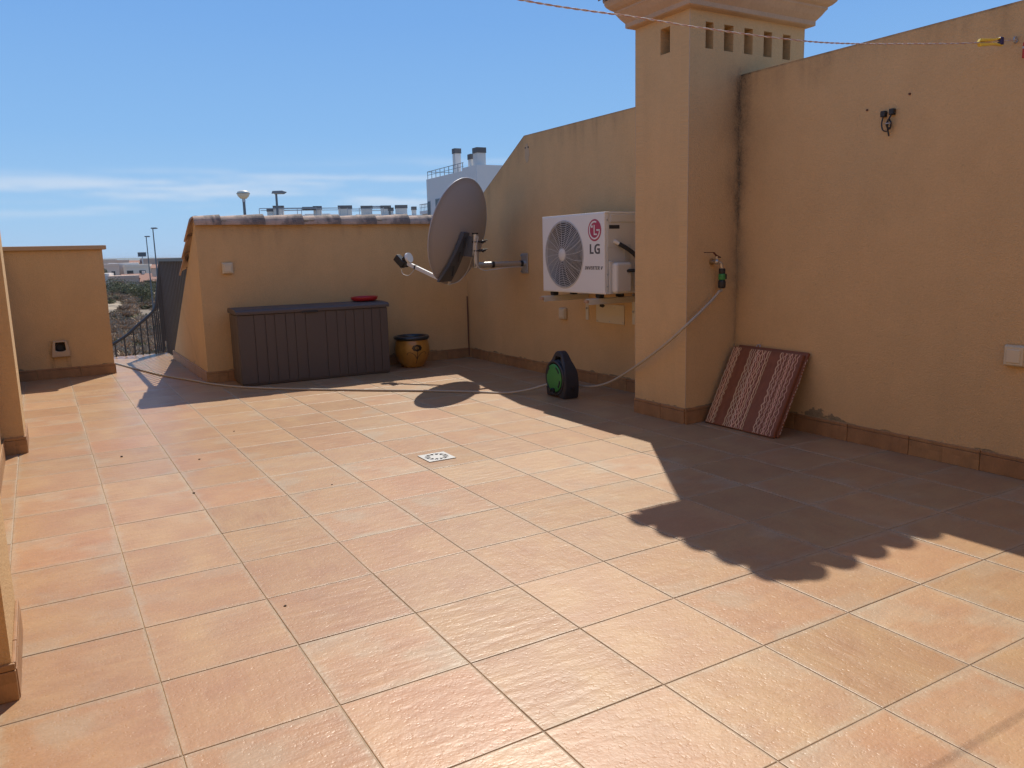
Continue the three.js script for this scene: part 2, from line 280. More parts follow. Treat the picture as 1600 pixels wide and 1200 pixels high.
{ // back wall: gable of a roof that falls away behind it, ridge and verge tiles on top
  const L = (ACX + .02 - .88) * T, H = 3.87 * T;
  const map = stuccoMap(L, H, 400, 4, (x, y) => [clamp(.75 * drip(x, H - y, 40)), base(x, y, 12) * (x > 1.6 ? .9 : .4)]);
  const w = thing('ridge_wall', 'low ochre wall at the back with a row of clay ridge tiles along its top', 'wall');
  part('rendered_wall', wallGeo([[.88, -.1], [ACX + .02, -.1], [ACX + .02, 3.87], [.88, 3.87]], .3).translate(0, 0, (BACKZ - .3) * T), stucco(map, L, H), w);
  const gm = stuccoMap(6 * T, H, 220, 6, (x, y) => [.5 * drip(x, roofY(BACKZ - .2 - x / T) * T - y, 60), base(x, y, 17) * .5]);
  part('gable_wall', toX(wallGeo([[-20.05, -.1], [BACKZ - .3, -.1], [BACKZ - .3, roofY(BACKZ - .3)], [-20.05, .04]], .35), .88 + .35), stucco(gm, 6 * T, H), w);
  skirting(w, [.87, BACKZ + .014], [ACX, BACKZ + .014], 0, 9);
  skirting(w, [.866, BACKZ], [.866, -19.9], 0, 10);
  const slab = wallGeo([[-20.3, -.25], [BACKZ - .3, 3.4], [BACKZ - .3, roofY(BACKZ - .3) - .02], [-20.3, -.18]], 6.8);
  part('roof_slope', toX(slab, 1.24 + 6.8), mat([.42, .25, .16], .9), w);
  const seams = [.86, 1.36, 2.39, 3.345, 4.317, 5.285, 6.225, 7.1, 8.0];
  for (let i = 0; i < seams.length - 1; i++) {
    const len = (seams[i + 1] - seams[i]) * T + .035, g = barrelTile(len, .072 - .004 * (i % 2), .086 + .003 * (i % 3), .013);
    { const uv = g.attributes.uv; for (let q = 0; q < uv.count; q++) uv.setX(q, .02 + .96 * uv.getX(q) / (len * 1.6)); } const o = part('ridge_tile', g, ridgeMats[i % 3], w); o.rotation.set(0, Math.PI / 2, 0); o.position.set(seams[i] * T, 3.845 * T - .022 + .002 * (i % 2), (BACKZ - .13) * T); o.rotation.z = .012 * ((i % 3) - 1);
  }
  const mort = []; for (let i = 0; i < 46; i++) { const r = NT[i * 91], g = new THREE.IcosahedronGeometry(.012 + .012 * r, 1); g.scale(2.2, .8, 1); mort.push(g.translate((.95 + i * .152) * T, 3.868 * T, (BACKZ + .012) * T)); }
  part('mortar_bedding', mort, mat([.30, .22, .15], .95), w);
  for (let i = 0; i < 3; i++) {      // verge tiles stepping down the gable
    const z = BACKZ - .15 - i * .62, len = .29, o = part('verge_tile', barrelTile(len, .075, .064, .013), ridgeMats[i % 3], w);
    o.rotation.order = 'YXZ'; o.rotation.set(-.592 + .06, 0, 0); o.position.set(.97 * T, (roofY(z - .62) + .06) * T, (z - .62) * T - .06);
  }
}
{ // parapet at the far left with a flat coping
  const x0 = -3.4, x1 = -.9, L = (x1 - x0) * T, H = 3.3 * T;
  const map = stuccoMap(L, H, 420, 7, (x, y) => { const sx = x - (-2.15 + 3.4) * T; const stain = Math.abs(Math.abs(sx) - .062) < .02 && y < .33 && y > .09 ? .30 * vnoise(x * 90, y * 30) : 0; return [clamp(.45 * drip(x, H - y, 70) + stain), base(x, y, 22) * .4]; });
  const w = thing('parapet_wall', 'low ochre parapet at the far left with a flat coping and an overflow spout', 'wall');
  part('rendered_wall', wallGeo([[x0, -.1], [x1, -.1], [x1, 3.3], [x0, 3.3]], .6).translate(0, 0, -18.4 * T), stucco(map, L, H), w);
  part('coping', boxUV(rbox((x1 - x0 + .12) * T, .11 * T, .76 * T, .006).translate((x0 + x1 + .08) / 2 * T, 3.356 * T, -18.1 * T)), mat([.47, .32, .19], .9, { bumpMap: stuccoBump, bumpScale: .001 }), w);
  skirting(w, [x0, -17.786], [x1 + .012, -17.786], 0, 13);
  skirting(w, [x1 + .014, -17.8], [x1 + .014, -18.4], 0, 14);
}
{ // left wall and its two pilasters
  const L = 25.9 * T, H = 7.2 * T, map = stuccoMap(L, H, 200, 9, (x, y) => [0, base(x, y, 30) * .5]);
  const w = thing('house_wall', 'sunlit ochre wall at the left edge with two shallow pilasters', 'wall');
  part('rendered_wall', toX(wallGeo([[-17.8, -.1], [8.1, -.1], [8.1, 7.2], [-17.8, 7.2]], .7), -3.2), stucco(map, L, H), w);
  skirting(w, [-3.186, -17.7], [-3.186, -9.95], 0, 15); skirting(w, [-3.186, -8.7], [-3.186, -1.5], 0, 16); skirting(w, [-3.186, -.3], [-3.186, 8], 0, 17);
  const pm = stuccoMap(1, 2.4, 300, 11, (x, y) => [0, base(x, y, 36) * .6]);
  for (const z1 of [-8.76, -.33]) {
    const z0 = z1 - 1.2, pl = part('pilaster', boxUV(box(.4 * T, 7.1 * T, 1.2 * T).translate(-3.095 * T, 3.5 * T, (z0 + .6) * T)), stucco(pm, 1, 1), w);
    skirting(pl, [-3.19, z1 + .014], [-2.87, z1 + .014], 0, 18); skirting(pl, [-2.882, z1], [-2.882, z0], 0, 19); 
  }
}

{ // house front behind the viewer, sunlit: its light comes back on every face that looks that way
  const w = thing('house_wall', 'sunlit ochre house front with a glazed door, behind the viewer and outside the picture', 'wall');
  const s = poly([[-3.9, -.1], [9, -.1], [9, 8.2], [-3.9, 8.2]].map(p => [p[0] * T, p[1] * T])), h = new THREE.Path([[-.6, .1], [2.4, .1], [2.4, 6.4], [-.6, 6.4]].map(p => new THREE.Vector2(p[0] * T, p[1] * T))); s.holes.push(h);
  part('rendered_wall', boxUV(extr(s, .8 * T).translate(0, 0, 8.25 * T)), stucco(stuccoMap(1, 1, 256, 19), 1, 1), w);
  const d = part('glazed_door', box(2.94 * T, 6.25 * T, .03).translate(.9 * T, 3.25 * T, 8.75 * T), mat([.05, .055, .06], .15), w);
  part('door_frame', [box(.12 * T, 6.3 * T, .06).translate(-.5 * T, 3.25 * T, 8.7 * T), box(.12 * T, 6.3 * T, .06).translate(2.3 * T, 3.25 * T, 8.7 * T), box(.1 * T, 6.2 * T, .06).translate(.9 * T, 3.25 * T, 8.7 * T), box(2.68 * T, .12 * T, .06).translate(.9 * T, 6.3 * T, 8.69 * T)], M.white, d);
}

// ------------------------------------------------------------------ chimney
{
  const { x0, x1, z0, z1 } = CH0, w = thing('chimney', 'square ochre chimney stack with slit vents, moulded cornice and tiled cap', 'chimney');
  const H = 6.8 * T, W = (x1 - x0) * T, D = (z1 - z0) * T;
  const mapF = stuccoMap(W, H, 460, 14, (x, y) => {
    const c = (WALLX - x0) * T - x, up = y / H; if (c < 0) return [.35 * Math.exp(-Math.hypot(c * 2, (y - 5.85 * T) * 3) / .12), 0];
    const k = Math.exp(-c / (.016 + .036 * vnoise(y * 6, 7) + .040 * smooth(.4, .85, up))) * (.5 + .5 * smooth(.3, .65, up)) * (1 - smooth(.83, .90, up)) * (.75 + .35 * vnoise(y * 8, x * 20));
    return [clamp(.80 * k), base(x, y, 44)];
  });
  const mapS = stuccoMap(D, H, 420, 15, (x, y) => [0, base(x, y, 48) * .7]);
  const hole = (s, a, b, c, d) => { const p = new THREE.Path(); p.moveTo(a, c); p.lineTo(b, c); p.lineTo(b, d); p.lineTo(a, d); p.closePath(); s.holes.push(p); };
  const th = .2;
  const face = (a0, a1, slots) => { const s = poly([[a0 * T, -.03], [a1 * T, -.03], [a1 * T, H], [a0 * T, H]]); for (const [p, q] of slots) hole(s, p * T, q * T, 6.14 * T, 6.545 * T); const g = extr(s, th * T), uv = g.attributes.uv, P0 = g.attributes.position; for (let i = 0; i < P0.count; i++) uv.setXY(i, (P0.getX(i) - a0 * T) / ((a1 - a0) * T), P0.getY(i) / H); return g; };
  const sl = [[7.16, 7.33], [7.57, 7.78], [8.03, 8.23], [8.49, 8.69], [8.96, 9.15]].map(([a, b]) => [a, b]);
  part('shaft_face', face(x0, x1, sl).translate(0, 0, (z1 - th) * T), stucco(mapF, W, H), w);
  part('shaft_face', face(x0, x1, sl).translate(0, 0, z0 * T), stucco(mapS, W, H), w);
  part('shaft_face', toX(face(z0 + th, z1 - th, [[-4.72, -4.49], [-5.0, -4.9]].slice(0, 1)), x0 + th), stucco(mapS, D, H), w);
  part('shaft_face', toX(face(z0 + th, z1 - th, [[-4.72, -4.49]]), x1), stucco(mapS, D, H), w);
  part('flue_lining', boxUV(box(1.0 * T, 5.4 * T, .5 * T).translate(8.1 * T, 2.8 * T, (z0 + z1) / 2 * T)), mat([.2, .15, .11], .9), w);
  const bead = mat([.52, .38, .24], .7);
  for (const [bx, bz] of [[x0, z1], [x0, z0], [x1, z1]]) part('corner_bead', bar(P(bx, .3, bz).add(new THREE.Vector3(bx === x0 ? .001 : -.001, 0, bz === z1 ? -.001 : .001)), P(bx, 6.71, bz).add(new THREE.Vector3(bx === x0 ? .001 : -.001, 0, bz === z1 ? -.001 : .001)), .0026, 8), bead, w);
  // cornice: a moulding swept round the shaft
  const prof = [[0, 6.70], [.10, 6.715], [.125, 6.73], [.125, 6.80], [.15, 6.83], [.19, 6.88], [.235, 6.95], [.26, 6.98], [.26, 7.01], [.31, 7.04], [.36, 7.09], [.38, 7.13], [.38, 7.19], [.0, 7.21], [-.6, 7.21]];
  const pos = [], ring = ([o, y]) => [[x0 - o, y, z1 + o], [x1 + o, y, z1 + o], [x1 + o, y, z0 - o], [x0 - o, y, z0 - o]];
  for (let i = 0; i < prof.length - 1; i++) { const a = ring(prof[i]), b = ring(prof[i + 1]); for (let k = 0; k < 4; k++) { const l = (k + 1) % 4; for (const q of [a[k], a[l], b[l], a[k], b[l], b[k]]) pos.push(q[0] * T, q[1] * T, q[2] * T); } }
  const cg = new THREE.BufferGeometry(); cg.setAttribute('position', new THREE.Float32BufferAttribute(pos, 3)); cg.computeVertexNormals();
  part('cornice', boxUV(cg), mat([.55, .375, .24], .85, { bumpMap: stuccoBump, bumpScale: .0012, side: THREE.DoubleSide, map: dataTex(256, 256, (x, y) => { const k = .9 + .22 * (fbm(x / 30, y / 30, 4, 9, 9) - .5) + .1 * (vnoise(x / 2, y / 2, 128, 128) - .5); return [k, k * .99, k * .97]; }, true) }), w);
  // cap: four slopes of barrel tiles
  const E = { x0: x0 - .36, x1: x1 + .36, z0: z0 - .36, z1: z1 + .36 }, eave = 7.25, rise = .62, zm = (z0 + z1) / 2, rl = 1.16;
  const hip = []; const a = [E.x0 + .05, E.z1 - .05], A = [[E.x0 + .1, E.z1 - .1], [E.x1 - .1, E.z1 - .1], [E.x1 - .1, E.z0 + .1], [E.x0 + .1, E.z0 + .1]], R0 = [E.x0 + rl, zm], R1 = [E.x1 - rl, zm];
  const tri = (...q) => q.forEach(v => hip.push(v[0] * T, v[1] * T, v[2] * T)), lo = i => [A[i][0], eave - .02, A[i][1]], hi = r => [r[0], eave + rise - .03, r[1]];
  tri(lo(0), lo(1), hi(R1), lo(0), hi(R1), hi(R0)); tri(lo(1), lo(2), hi(R1)); tri(lo(2), lo(3), hi(R0), lo(2), hi(R0), hi(R1)); tri(lo(3), lo(0), hi(R0)); tri(lo(0), lo(3), lo(2), lo(0), lo(2), lo(1));
  const hg = new THREE.BufferGeometry(); hg.setAttribute('position', new THREE.Float32BufferAttribute(hip, 3)); hg.computeVertexNormals();
  part('cap_bed', boxUV(hg), mat([.30, .2, .14], .9, { side: THREE.DoubleSide }), w);
  const slope = Math.atan2(rise, rl), put = (x, z, rot, len) => { const o = part('cap_tile', barrelTile(len, .068, .056, .012), clayMats[Math.floor(Math.abs(x * 7 + z * 5)) % 3], w); o.rotation.order = 'YXZ'; o.rotation.set(-slope, rot, 0); o.position.set(x * T, (eave - .06) * T, z * T); };
  for (let i = 0; i < 8; i++) { const x = E.x0 + .22 + i * .452, run = Math.min(rl, x - E.x0, E.x1 - x) + .1; put(x, E.z1 + .10, Math.PI, run * T * 1.1); put(x, E.z0 - .10, 0, run * T * 1.1); }
  for (let i = 0; i < 5; i++) { const z = E.z0 + .16 + i * .44, run = Math.min(rl, z - E.z0, E.z1 - z) + .1; put(E.x0 - .13, z, Math.PI / 2, run * T * 1.1); put(E.x1 + .10, z, -Math.PI / 2, run * T * 1.1); }
  for (const [hx, hz, ry] of [[E.x0, E.z1, Math.PI * .75], [E.x1, E.z1, -Math.PI * .75], [E.x0, E.z0, Math.PI * .25], [E.x1, E.z0, -Math.PI * .25]]) { const o = part('hip_tile', barrelTile(rl * T * 1.35, .072, .06, .013), clayMats[1], w); o.rotation.order = 'YXZ'; o.rotation.set(-Math.atan2(rise, rl * 1.414), ry, 0); o.position.set(hx * T + Math.sin(ry) * .012, (eave - .02) * T, hz * T + Math.cos(ry) * .012); }
  skirting(w, [x0 - .013, z1 + .014], [WALLX, z1 + .014], 0, 21); skirting(w, [x0 - .014, z0], [x0 - .014, z1], 0, 22);
}
// ------------------------------------------------------------------ storage box, red dish, flower pot
{
  const a = P(1.42, 0, -13.11), b = P(5.08, 0, -12.97), L = a.distanceTo(b), D = .345, Hb = .568;
  const t = thing('storage_box', 'long dark brown plastic storage box with plank front against the back wall', 'storage box', a);
  t.rotation.y = -Math.atan2(b.z - a.z, b.x - a.x);
  const cut = [0, .10, .17, .23, .30, .36, .43, .565, .64, .70, .76, .826, .884, .945, 1];
  part('body', rbox(L - .012, Hb, D - .012, .006).translate(L / 2, Hb / 2 + .003, -D / 2), M.box, t);
  for (let i = 0; i < cut.length - 1; i++) { const w = (cut[i + 1] - cut[i]) * (L - .006) - .003; part('plank', rbox(w, Hb - .03, .009, .0025).translate(.003 + cut[i] * (L - .006) + w / 2 + .0015, Hb / 2 + .006, -.003 + .0012 * (i % 2)), M.box, t); }
  for (let i = 0; i < 3; i++) part('plank', rbox(.009, Hb - .03, D / 3 - .004, .0025).translate(.003, Hb / 2 + .006, -D * (i + .5) / 3), M.box, t);
  const s = new THREE.Shape(); s.moveTo(-.012, 0); s.lineTo(D + .008, 0); s.lineTo(D + .008, .03); s.quadraticCurveTo(D + .008, .062, D - .02, .066); s.quadraticCurveTo(D / 2, .078, .022, .060); s.quadraticCurveTo(-.010, .052, -.012, .028); s.closePath();
  const lid = part('lid', extr(s, L + .014, .006, 1, 10).rotateY(Math.PI / 2).scale(1, .62, 1).translate(-.007, Hb - .002, 0), M.box, t);
  lid.geometry.computeVertexNormals();
  part('handle_recess', rbox(.13, .016, .006, .002).translate(L * .46, Hb - .004, .0135), M.dark, lid);
  for (const x of [.25, .75]) part('hinge', rbox(.08, .02, .02, .004).translate(L * x, Hb + .012, -D - .006), M.box, t);
}
{
  const p = P(4.72, 0, -13.62), g = new THREE.LatheGeometry([[0, .006], [.07, .006], [.088, .012], [.104, .034], [.112, .036], [.117, .031], [.110, .010], [.09, 0], [0, 0]].map(q => new THREE.Vector2(...q)), 40);
  const o = solo('plastic_bowl', g, M.red, 'shallow red plastic bowl lying on the storage box lid', 'bowl'); o.position.set(p.x, .613, p.z); o.rotation.z = .02;
}
{
  const c = document.createElement('canvas'); c.width = 1024; c.height = 512; const x = c.getContext('2d');
  const im = x.createImageData(1024, 512); for (let j = 0; j < 512; j++) for (let i = 0; i < 1024; i++) { const k = .85 + .35 * (fbm(i / 30, j / 60, 4) - .5) + .1 * (vnoise(i / 3, j / 3) - .5), q = (j * 1024 + i) * 4; im.data[q] = toS(.52 * k); im.data[q + 1] = toS(.245 * k); im.data[q + 2] = toS(.042 * k); im.data[q + 3] = 255; } x.putImageData(im, 0, 0);
  const ink = '#20150f'; x.strokeStyle = ink; x.fillStyle = ink; x.lineCap = 'round';
  const fx = 512, fy = 190; x.lineWidth = 6; x.beginPath(); x.moveTo(fx, fy); x.quadraticCurveTo(fx + 10, fy + 110, fx - 6, fy + 235); x.stroke();
  x.lineWidth = 5; for (const s of [-1, 1]) { x.beginPath(); x.moveTo(fx, fy + 170); x.quadraticCurveTo(fx + s * 20, fy + 90, fx + s * 72, fy + 66); x.quadraticCurveTo(fx + s * 92, fy + 70, fx + s * 96, fy + 105); x.stroke(); }
  for (let i = 0; i < 8; i++) { const a = i / 8 * Math.PI * 2; x.beginPath(); x.ellipse(fx + Math.cos(a) * 32, fy + Math.sin(a) * 38, 17, 20, a, 0, 7); x.fill(); }
  x.fillStyle = '#6b4a25'; x.beginPath(); x.ellipse(fx, fy, 12, 14, 0, 0, 7); x.fill();
  x.strokeStyle = ink; x.lineWidth = 4; x.beginPath(); x.moveTo(0, 52); x.lineTo(1024, 52); x.stroke();
  const map = new THREE.CanvasTexture(c); map.colorSpace = THREE.SRGBColorSpace; map.wrapS = THREE.RepeatWrapping; map.anisotropy = 8;
  const t = thing('flower_pot', 'ochre glazed flower pot with a painted dark flower, beside the storage box', 'flower pot', P(5.98, 0, -13.62));
  const pr = [[.092, .004], [.112, .03], [.138, .075], [.154, .125], [.157, .165], [.152, .205], [.143, .238], [.141, .25]].map(q => new THREE.Vector2(...q));
  const L = new THREE.LatheGeometry(new THREE.SplineCurve(pr).getPoints(30), 56), uv = L.attributes.uv; 
  part('pot_body', L, new THREE.MeshPhysicalMaterial({ map, roughness: .3, clearcoat: .3, side: THREE.DoubleSide }), t).rotation.y = Math.PI - .12;
  part('foot_ring', new THREE.LatheGeometry([[0, 0], [.08, 0], [.083, .006], [.078, .012], [0, .012]].map(q => new THREE.Vector2(...q)), 40), mat([.34, .15, .04], .5), t);
  const rim = new THREE.LatheGeometry([[.128, .240], [.142, .243], [.158, .254], [.161, .266], [.155, .277], [.140, .281], [.128, .276], [.122, .26], [.118, .22]].map(q => new THREE.Vector2(...q)), 56);
  part('rim', rim, new THREE.MeshPhysicalMaterial({ color: col(.022, .030, .034), roughness: .32, clearcoat: .3, side: THREE.DoubleSide }), t, 'dark glazed rim');
  const soil = new THREE.CircleGeometry(.125, 32).rotateX(-Math.PI / 2).translate(0, .225, 0); part('soil', soil, mat([.05, .035, .025], .95), t);
}

// ------------------------------------------------------------------ satellite dish on its wall arm
{
  const c = new THREE.Vector3(6.466, 3.486, -11.626), th = 1.067, tau = .251;
  const n = new THREE.Vector3(-Math.cos(th) * Math.cos(tau), Math.sin(tau), -Math.sin(th) * Math.cos(tau));
  const X = new THREE.Vector3(-.876, 0, .483).normalize(), Yv = new THREE.Vector3().crossVectors(n, X).normalize();
  const C0 = P(c.x, c.y, c.z), t = thing('satellite_dish', 'grey satellite dish on a steel arm fixed to the wall, seen from behind', 'satellite dish', P(8.05, 2.68, -11.13));
  const frame = new THREE.Matrix4().makeBasis(X, Yv, n).setPosition(C0.clone().sub(t.position));
  const D = g => g.applyMatrix4(frame), lp = (x, y, z) => new THREE.Vector3(x, y, z).applyMatrix4(frame), w = (x, y, z) => P(x, y, z).sub(t.position);
  const R = 1, prof = []; const dep = .085; for (let i = 0; i <= 22; i++) { const r = i / 22; prof.push(new THREE.Vector2(r * .392, dep * (r * r - 1))); }
  prof.push(new THREE.Vector2(.397, .004), new THREE.Vector2(.402, .001), new THREE.Vector2(.402, -.006), new THREE.Vector2(.396, -.008)); for (let i = 21; i >= 0; i--) { const r = i / 22; prof.push(new THREE.Vector2(r * .392, dep * (r * r - 1) - .0022)); }
  const dish = new THREE.LatheGeometry(prof, 80).rotateX(Math.PI / 2).scale(1, 1.084, 1);   // opens along +z
  part('reflector', D(dish), M.dishGrey, t);
  const rim = new THREE.TorusGeometry(.399, .0055, 8, 90).scale(1, 1.084, 1).translate(0, 0, -.004); part('rim', D(rim), mat([.42, .40, .39], .45), t);
  const zb = y => -dep * (1 - y * y / (.43 * .43)) - .012;
  // back bracket: tapered pressed plate following the back of the dish down to the feed arm
  const pl = []; { const rows = 14, P0 = (i, s) => { const f = i / rows, y = .02 - f * .42, cx = .058 - .0 * f + .062 * f, hw = .040 + .048 * f; return [cx + s * hw, y, zb(y) - .028 + .012 * f]; };
    const pos = []; const q = (a, b, c2, d) => { for (const v of [a, b, c2, a, c2, d]) pos.push(...v); };
    for (let i = 0; i < rows; i++) { const a = P0(i, -1), b = P0(i, 1), c2 = P0(i + 1, 1), d = P0(i + 1, -1), dn = v => [v[0], v[1], zb(v[1]) + .008]; q(a, d, c2, b); q(a, dn(a), dn(d), d); q(b, c2, dn(c2), dn(b)); }
    const t0 = P0(0, -1), t1 = P0(0, 1); q(t0, t1, [t1[0], t1[1], zb(t1[1]) + .008], [t0[0], t0[1], zb(t0[1]) + .008]);
    const g = new THREE.BufferGeometry(); g.setAttribute('position', new THREE.Float32BufferAttribute(pos, 3)); g.computeVertexNormals(); pl.push(g); }
  part('back_bracket', D(pl[0]), mat([.075, .085, .10], .5, { side: THREE.DoubleSide }), t);
  for (const [x, y] of [[.075, -.06], [.095, -.18], [.11, -.30]]) part('rib', D(rbox(.010, .085, .006, .002).translate(x, y, zb(y) - .034)), M.dark, t);
  // mast and arm
  const ex = 6.67, ez = -11.13;
  part('mast', [bar(w(ex, 2.62, ez), w(ex, 3.42, ez), .0245, 24)], M.steel, t);
  part('mast_cap', bar(w(ex, 3.41, ez), w(ex, 3.445, ez), .0255, 24), M.black, t);
  part('arm', [bar(w(ex - .06, 2.68, ez), w(8.06, 2.68, ez), .0235, 24)], M.steel, t);
  for (const x of [7.12, 7.94]) part('collar', bar(w(x - .035, 2.68, ez), w(x + .035, 2.68, ez), .0265, 24), M.black, t);
  const plate = part('wall_plate', rbox(.008, .165, .10, .003).translate(...w(8.045, 2.68, ez).toArray()), M.zinc, t);
  for (const [a, b] of [[-1, -1], [1, -1], [-1, 1], [1, 1]]) part('bolt', new THREE.CylinderGeometry(.008, .008, .012, 6).rotateZ(Math.PI / 2).translate(w(8.02, 2.68, ez).x - .003, w(0, 2.68, 0).y + a * .066, b * .036), M.zinc, plate);
  // clamps between mast and bracket
  const mk = y => w(ex, y, ez), hub = lp(.03, -.10, -.10);
  part('clamp_plate', [sqbar(hub.clone().add(new THREE.Vector3(0, .07, 0)), mk(3.27), .012, .05), sqbar(hub.clone().add(new THREE.Vector3(0, -.05, 0)), mk(2.94), .012, .05), sqbar(hub.clone().add(new THREE.Vector3(0, .01, 0)), mk(3.1), .01, .13)], M.brack, t);
  for (const y of [3.02, 3.23]) { const m = mk(y); part('u_bolt', [new THREE.TorusGeometry(.028, .004, 8, 24).rotateX(Math.PI / 2).translate(m.x, m.y, m.z), sqbar(m.clone().add(new THREE.Vector3(.026, 0, .01)), m.clone().add(new THREE.Vector3(.075, .004, .035)), .012, .018), bar(m.clone().add(new THREE.Vector3(.03, .006, -.02)), m.clone().add(new THREE.Vector3(.10, .012, .02)), .004, 8), new THREE.SphereGeometry(.014, 10, 8).translate(m.x + .05, m.y, m.z + .03)], M.black, t); }
  // feed arm and head
  const root = lp(0.02, -.425, -.02), tip = lp(-.02, -.375, .47);
  part('feed_arm', sqbar(root, tip, .022, .03), mat([.66, .65, .62], .42), t);
  const lnb = part('feed_head', D(merge([rbox(.058, .062, .11, .008).rotateX(-.5).translate(-.02, -.375, .545), rbox(.04, .05, .05, .008).translate(-.02, -.385, .49)])), M.black, t, 'black receiver head');
  part('feed_horn_cap', D(new THREE.CylinderGeometry(.043, .045, .02, 28).rotateX(-1.05).translate(-.02, -.325, .462)), mat([.74, .74, .71], .4), lnb);
  part('feed_horn', D(new THREE.CylinderGeometry(.034, .024, .05, 20).rotateX(-1.05).translate(-.02, -.342, .492)), M.black, lnb);
  part('feed_clip', D(rbox(.03, .036, .014, .003).translate(-.012, -.385, .375)), M.black, t);
  const cab = mat([.62, .60, .55], .5);
  part('cable', [tube([lp(-.02, -.43, .53), lp(-.02, -.475, .50), lp(-.015, -.47, .43), lp(-.01, -.408, .38)], .0032, 30, 6), tube([lp(.03, -.43, -.03), lp(-.06, -.40, -.055), lp(-.14, -.30, -.07), lp(-.12, -.16, -.10), w(6.55, 2.95, -11.05), w(6.60, 3.3, -11.02), w(6.68, 3.36, -11.0), w(6.62, 3.1, -11.02), w(6.60, 2.72, -11.0), w(6.78, 2.56, -11.0), w(7.05, 2.56, -11.02), w(7.5, 2.6, -11.06), w(8.0, 2.6, -11.1)], .0033, 140, 6)], cab, t);
}

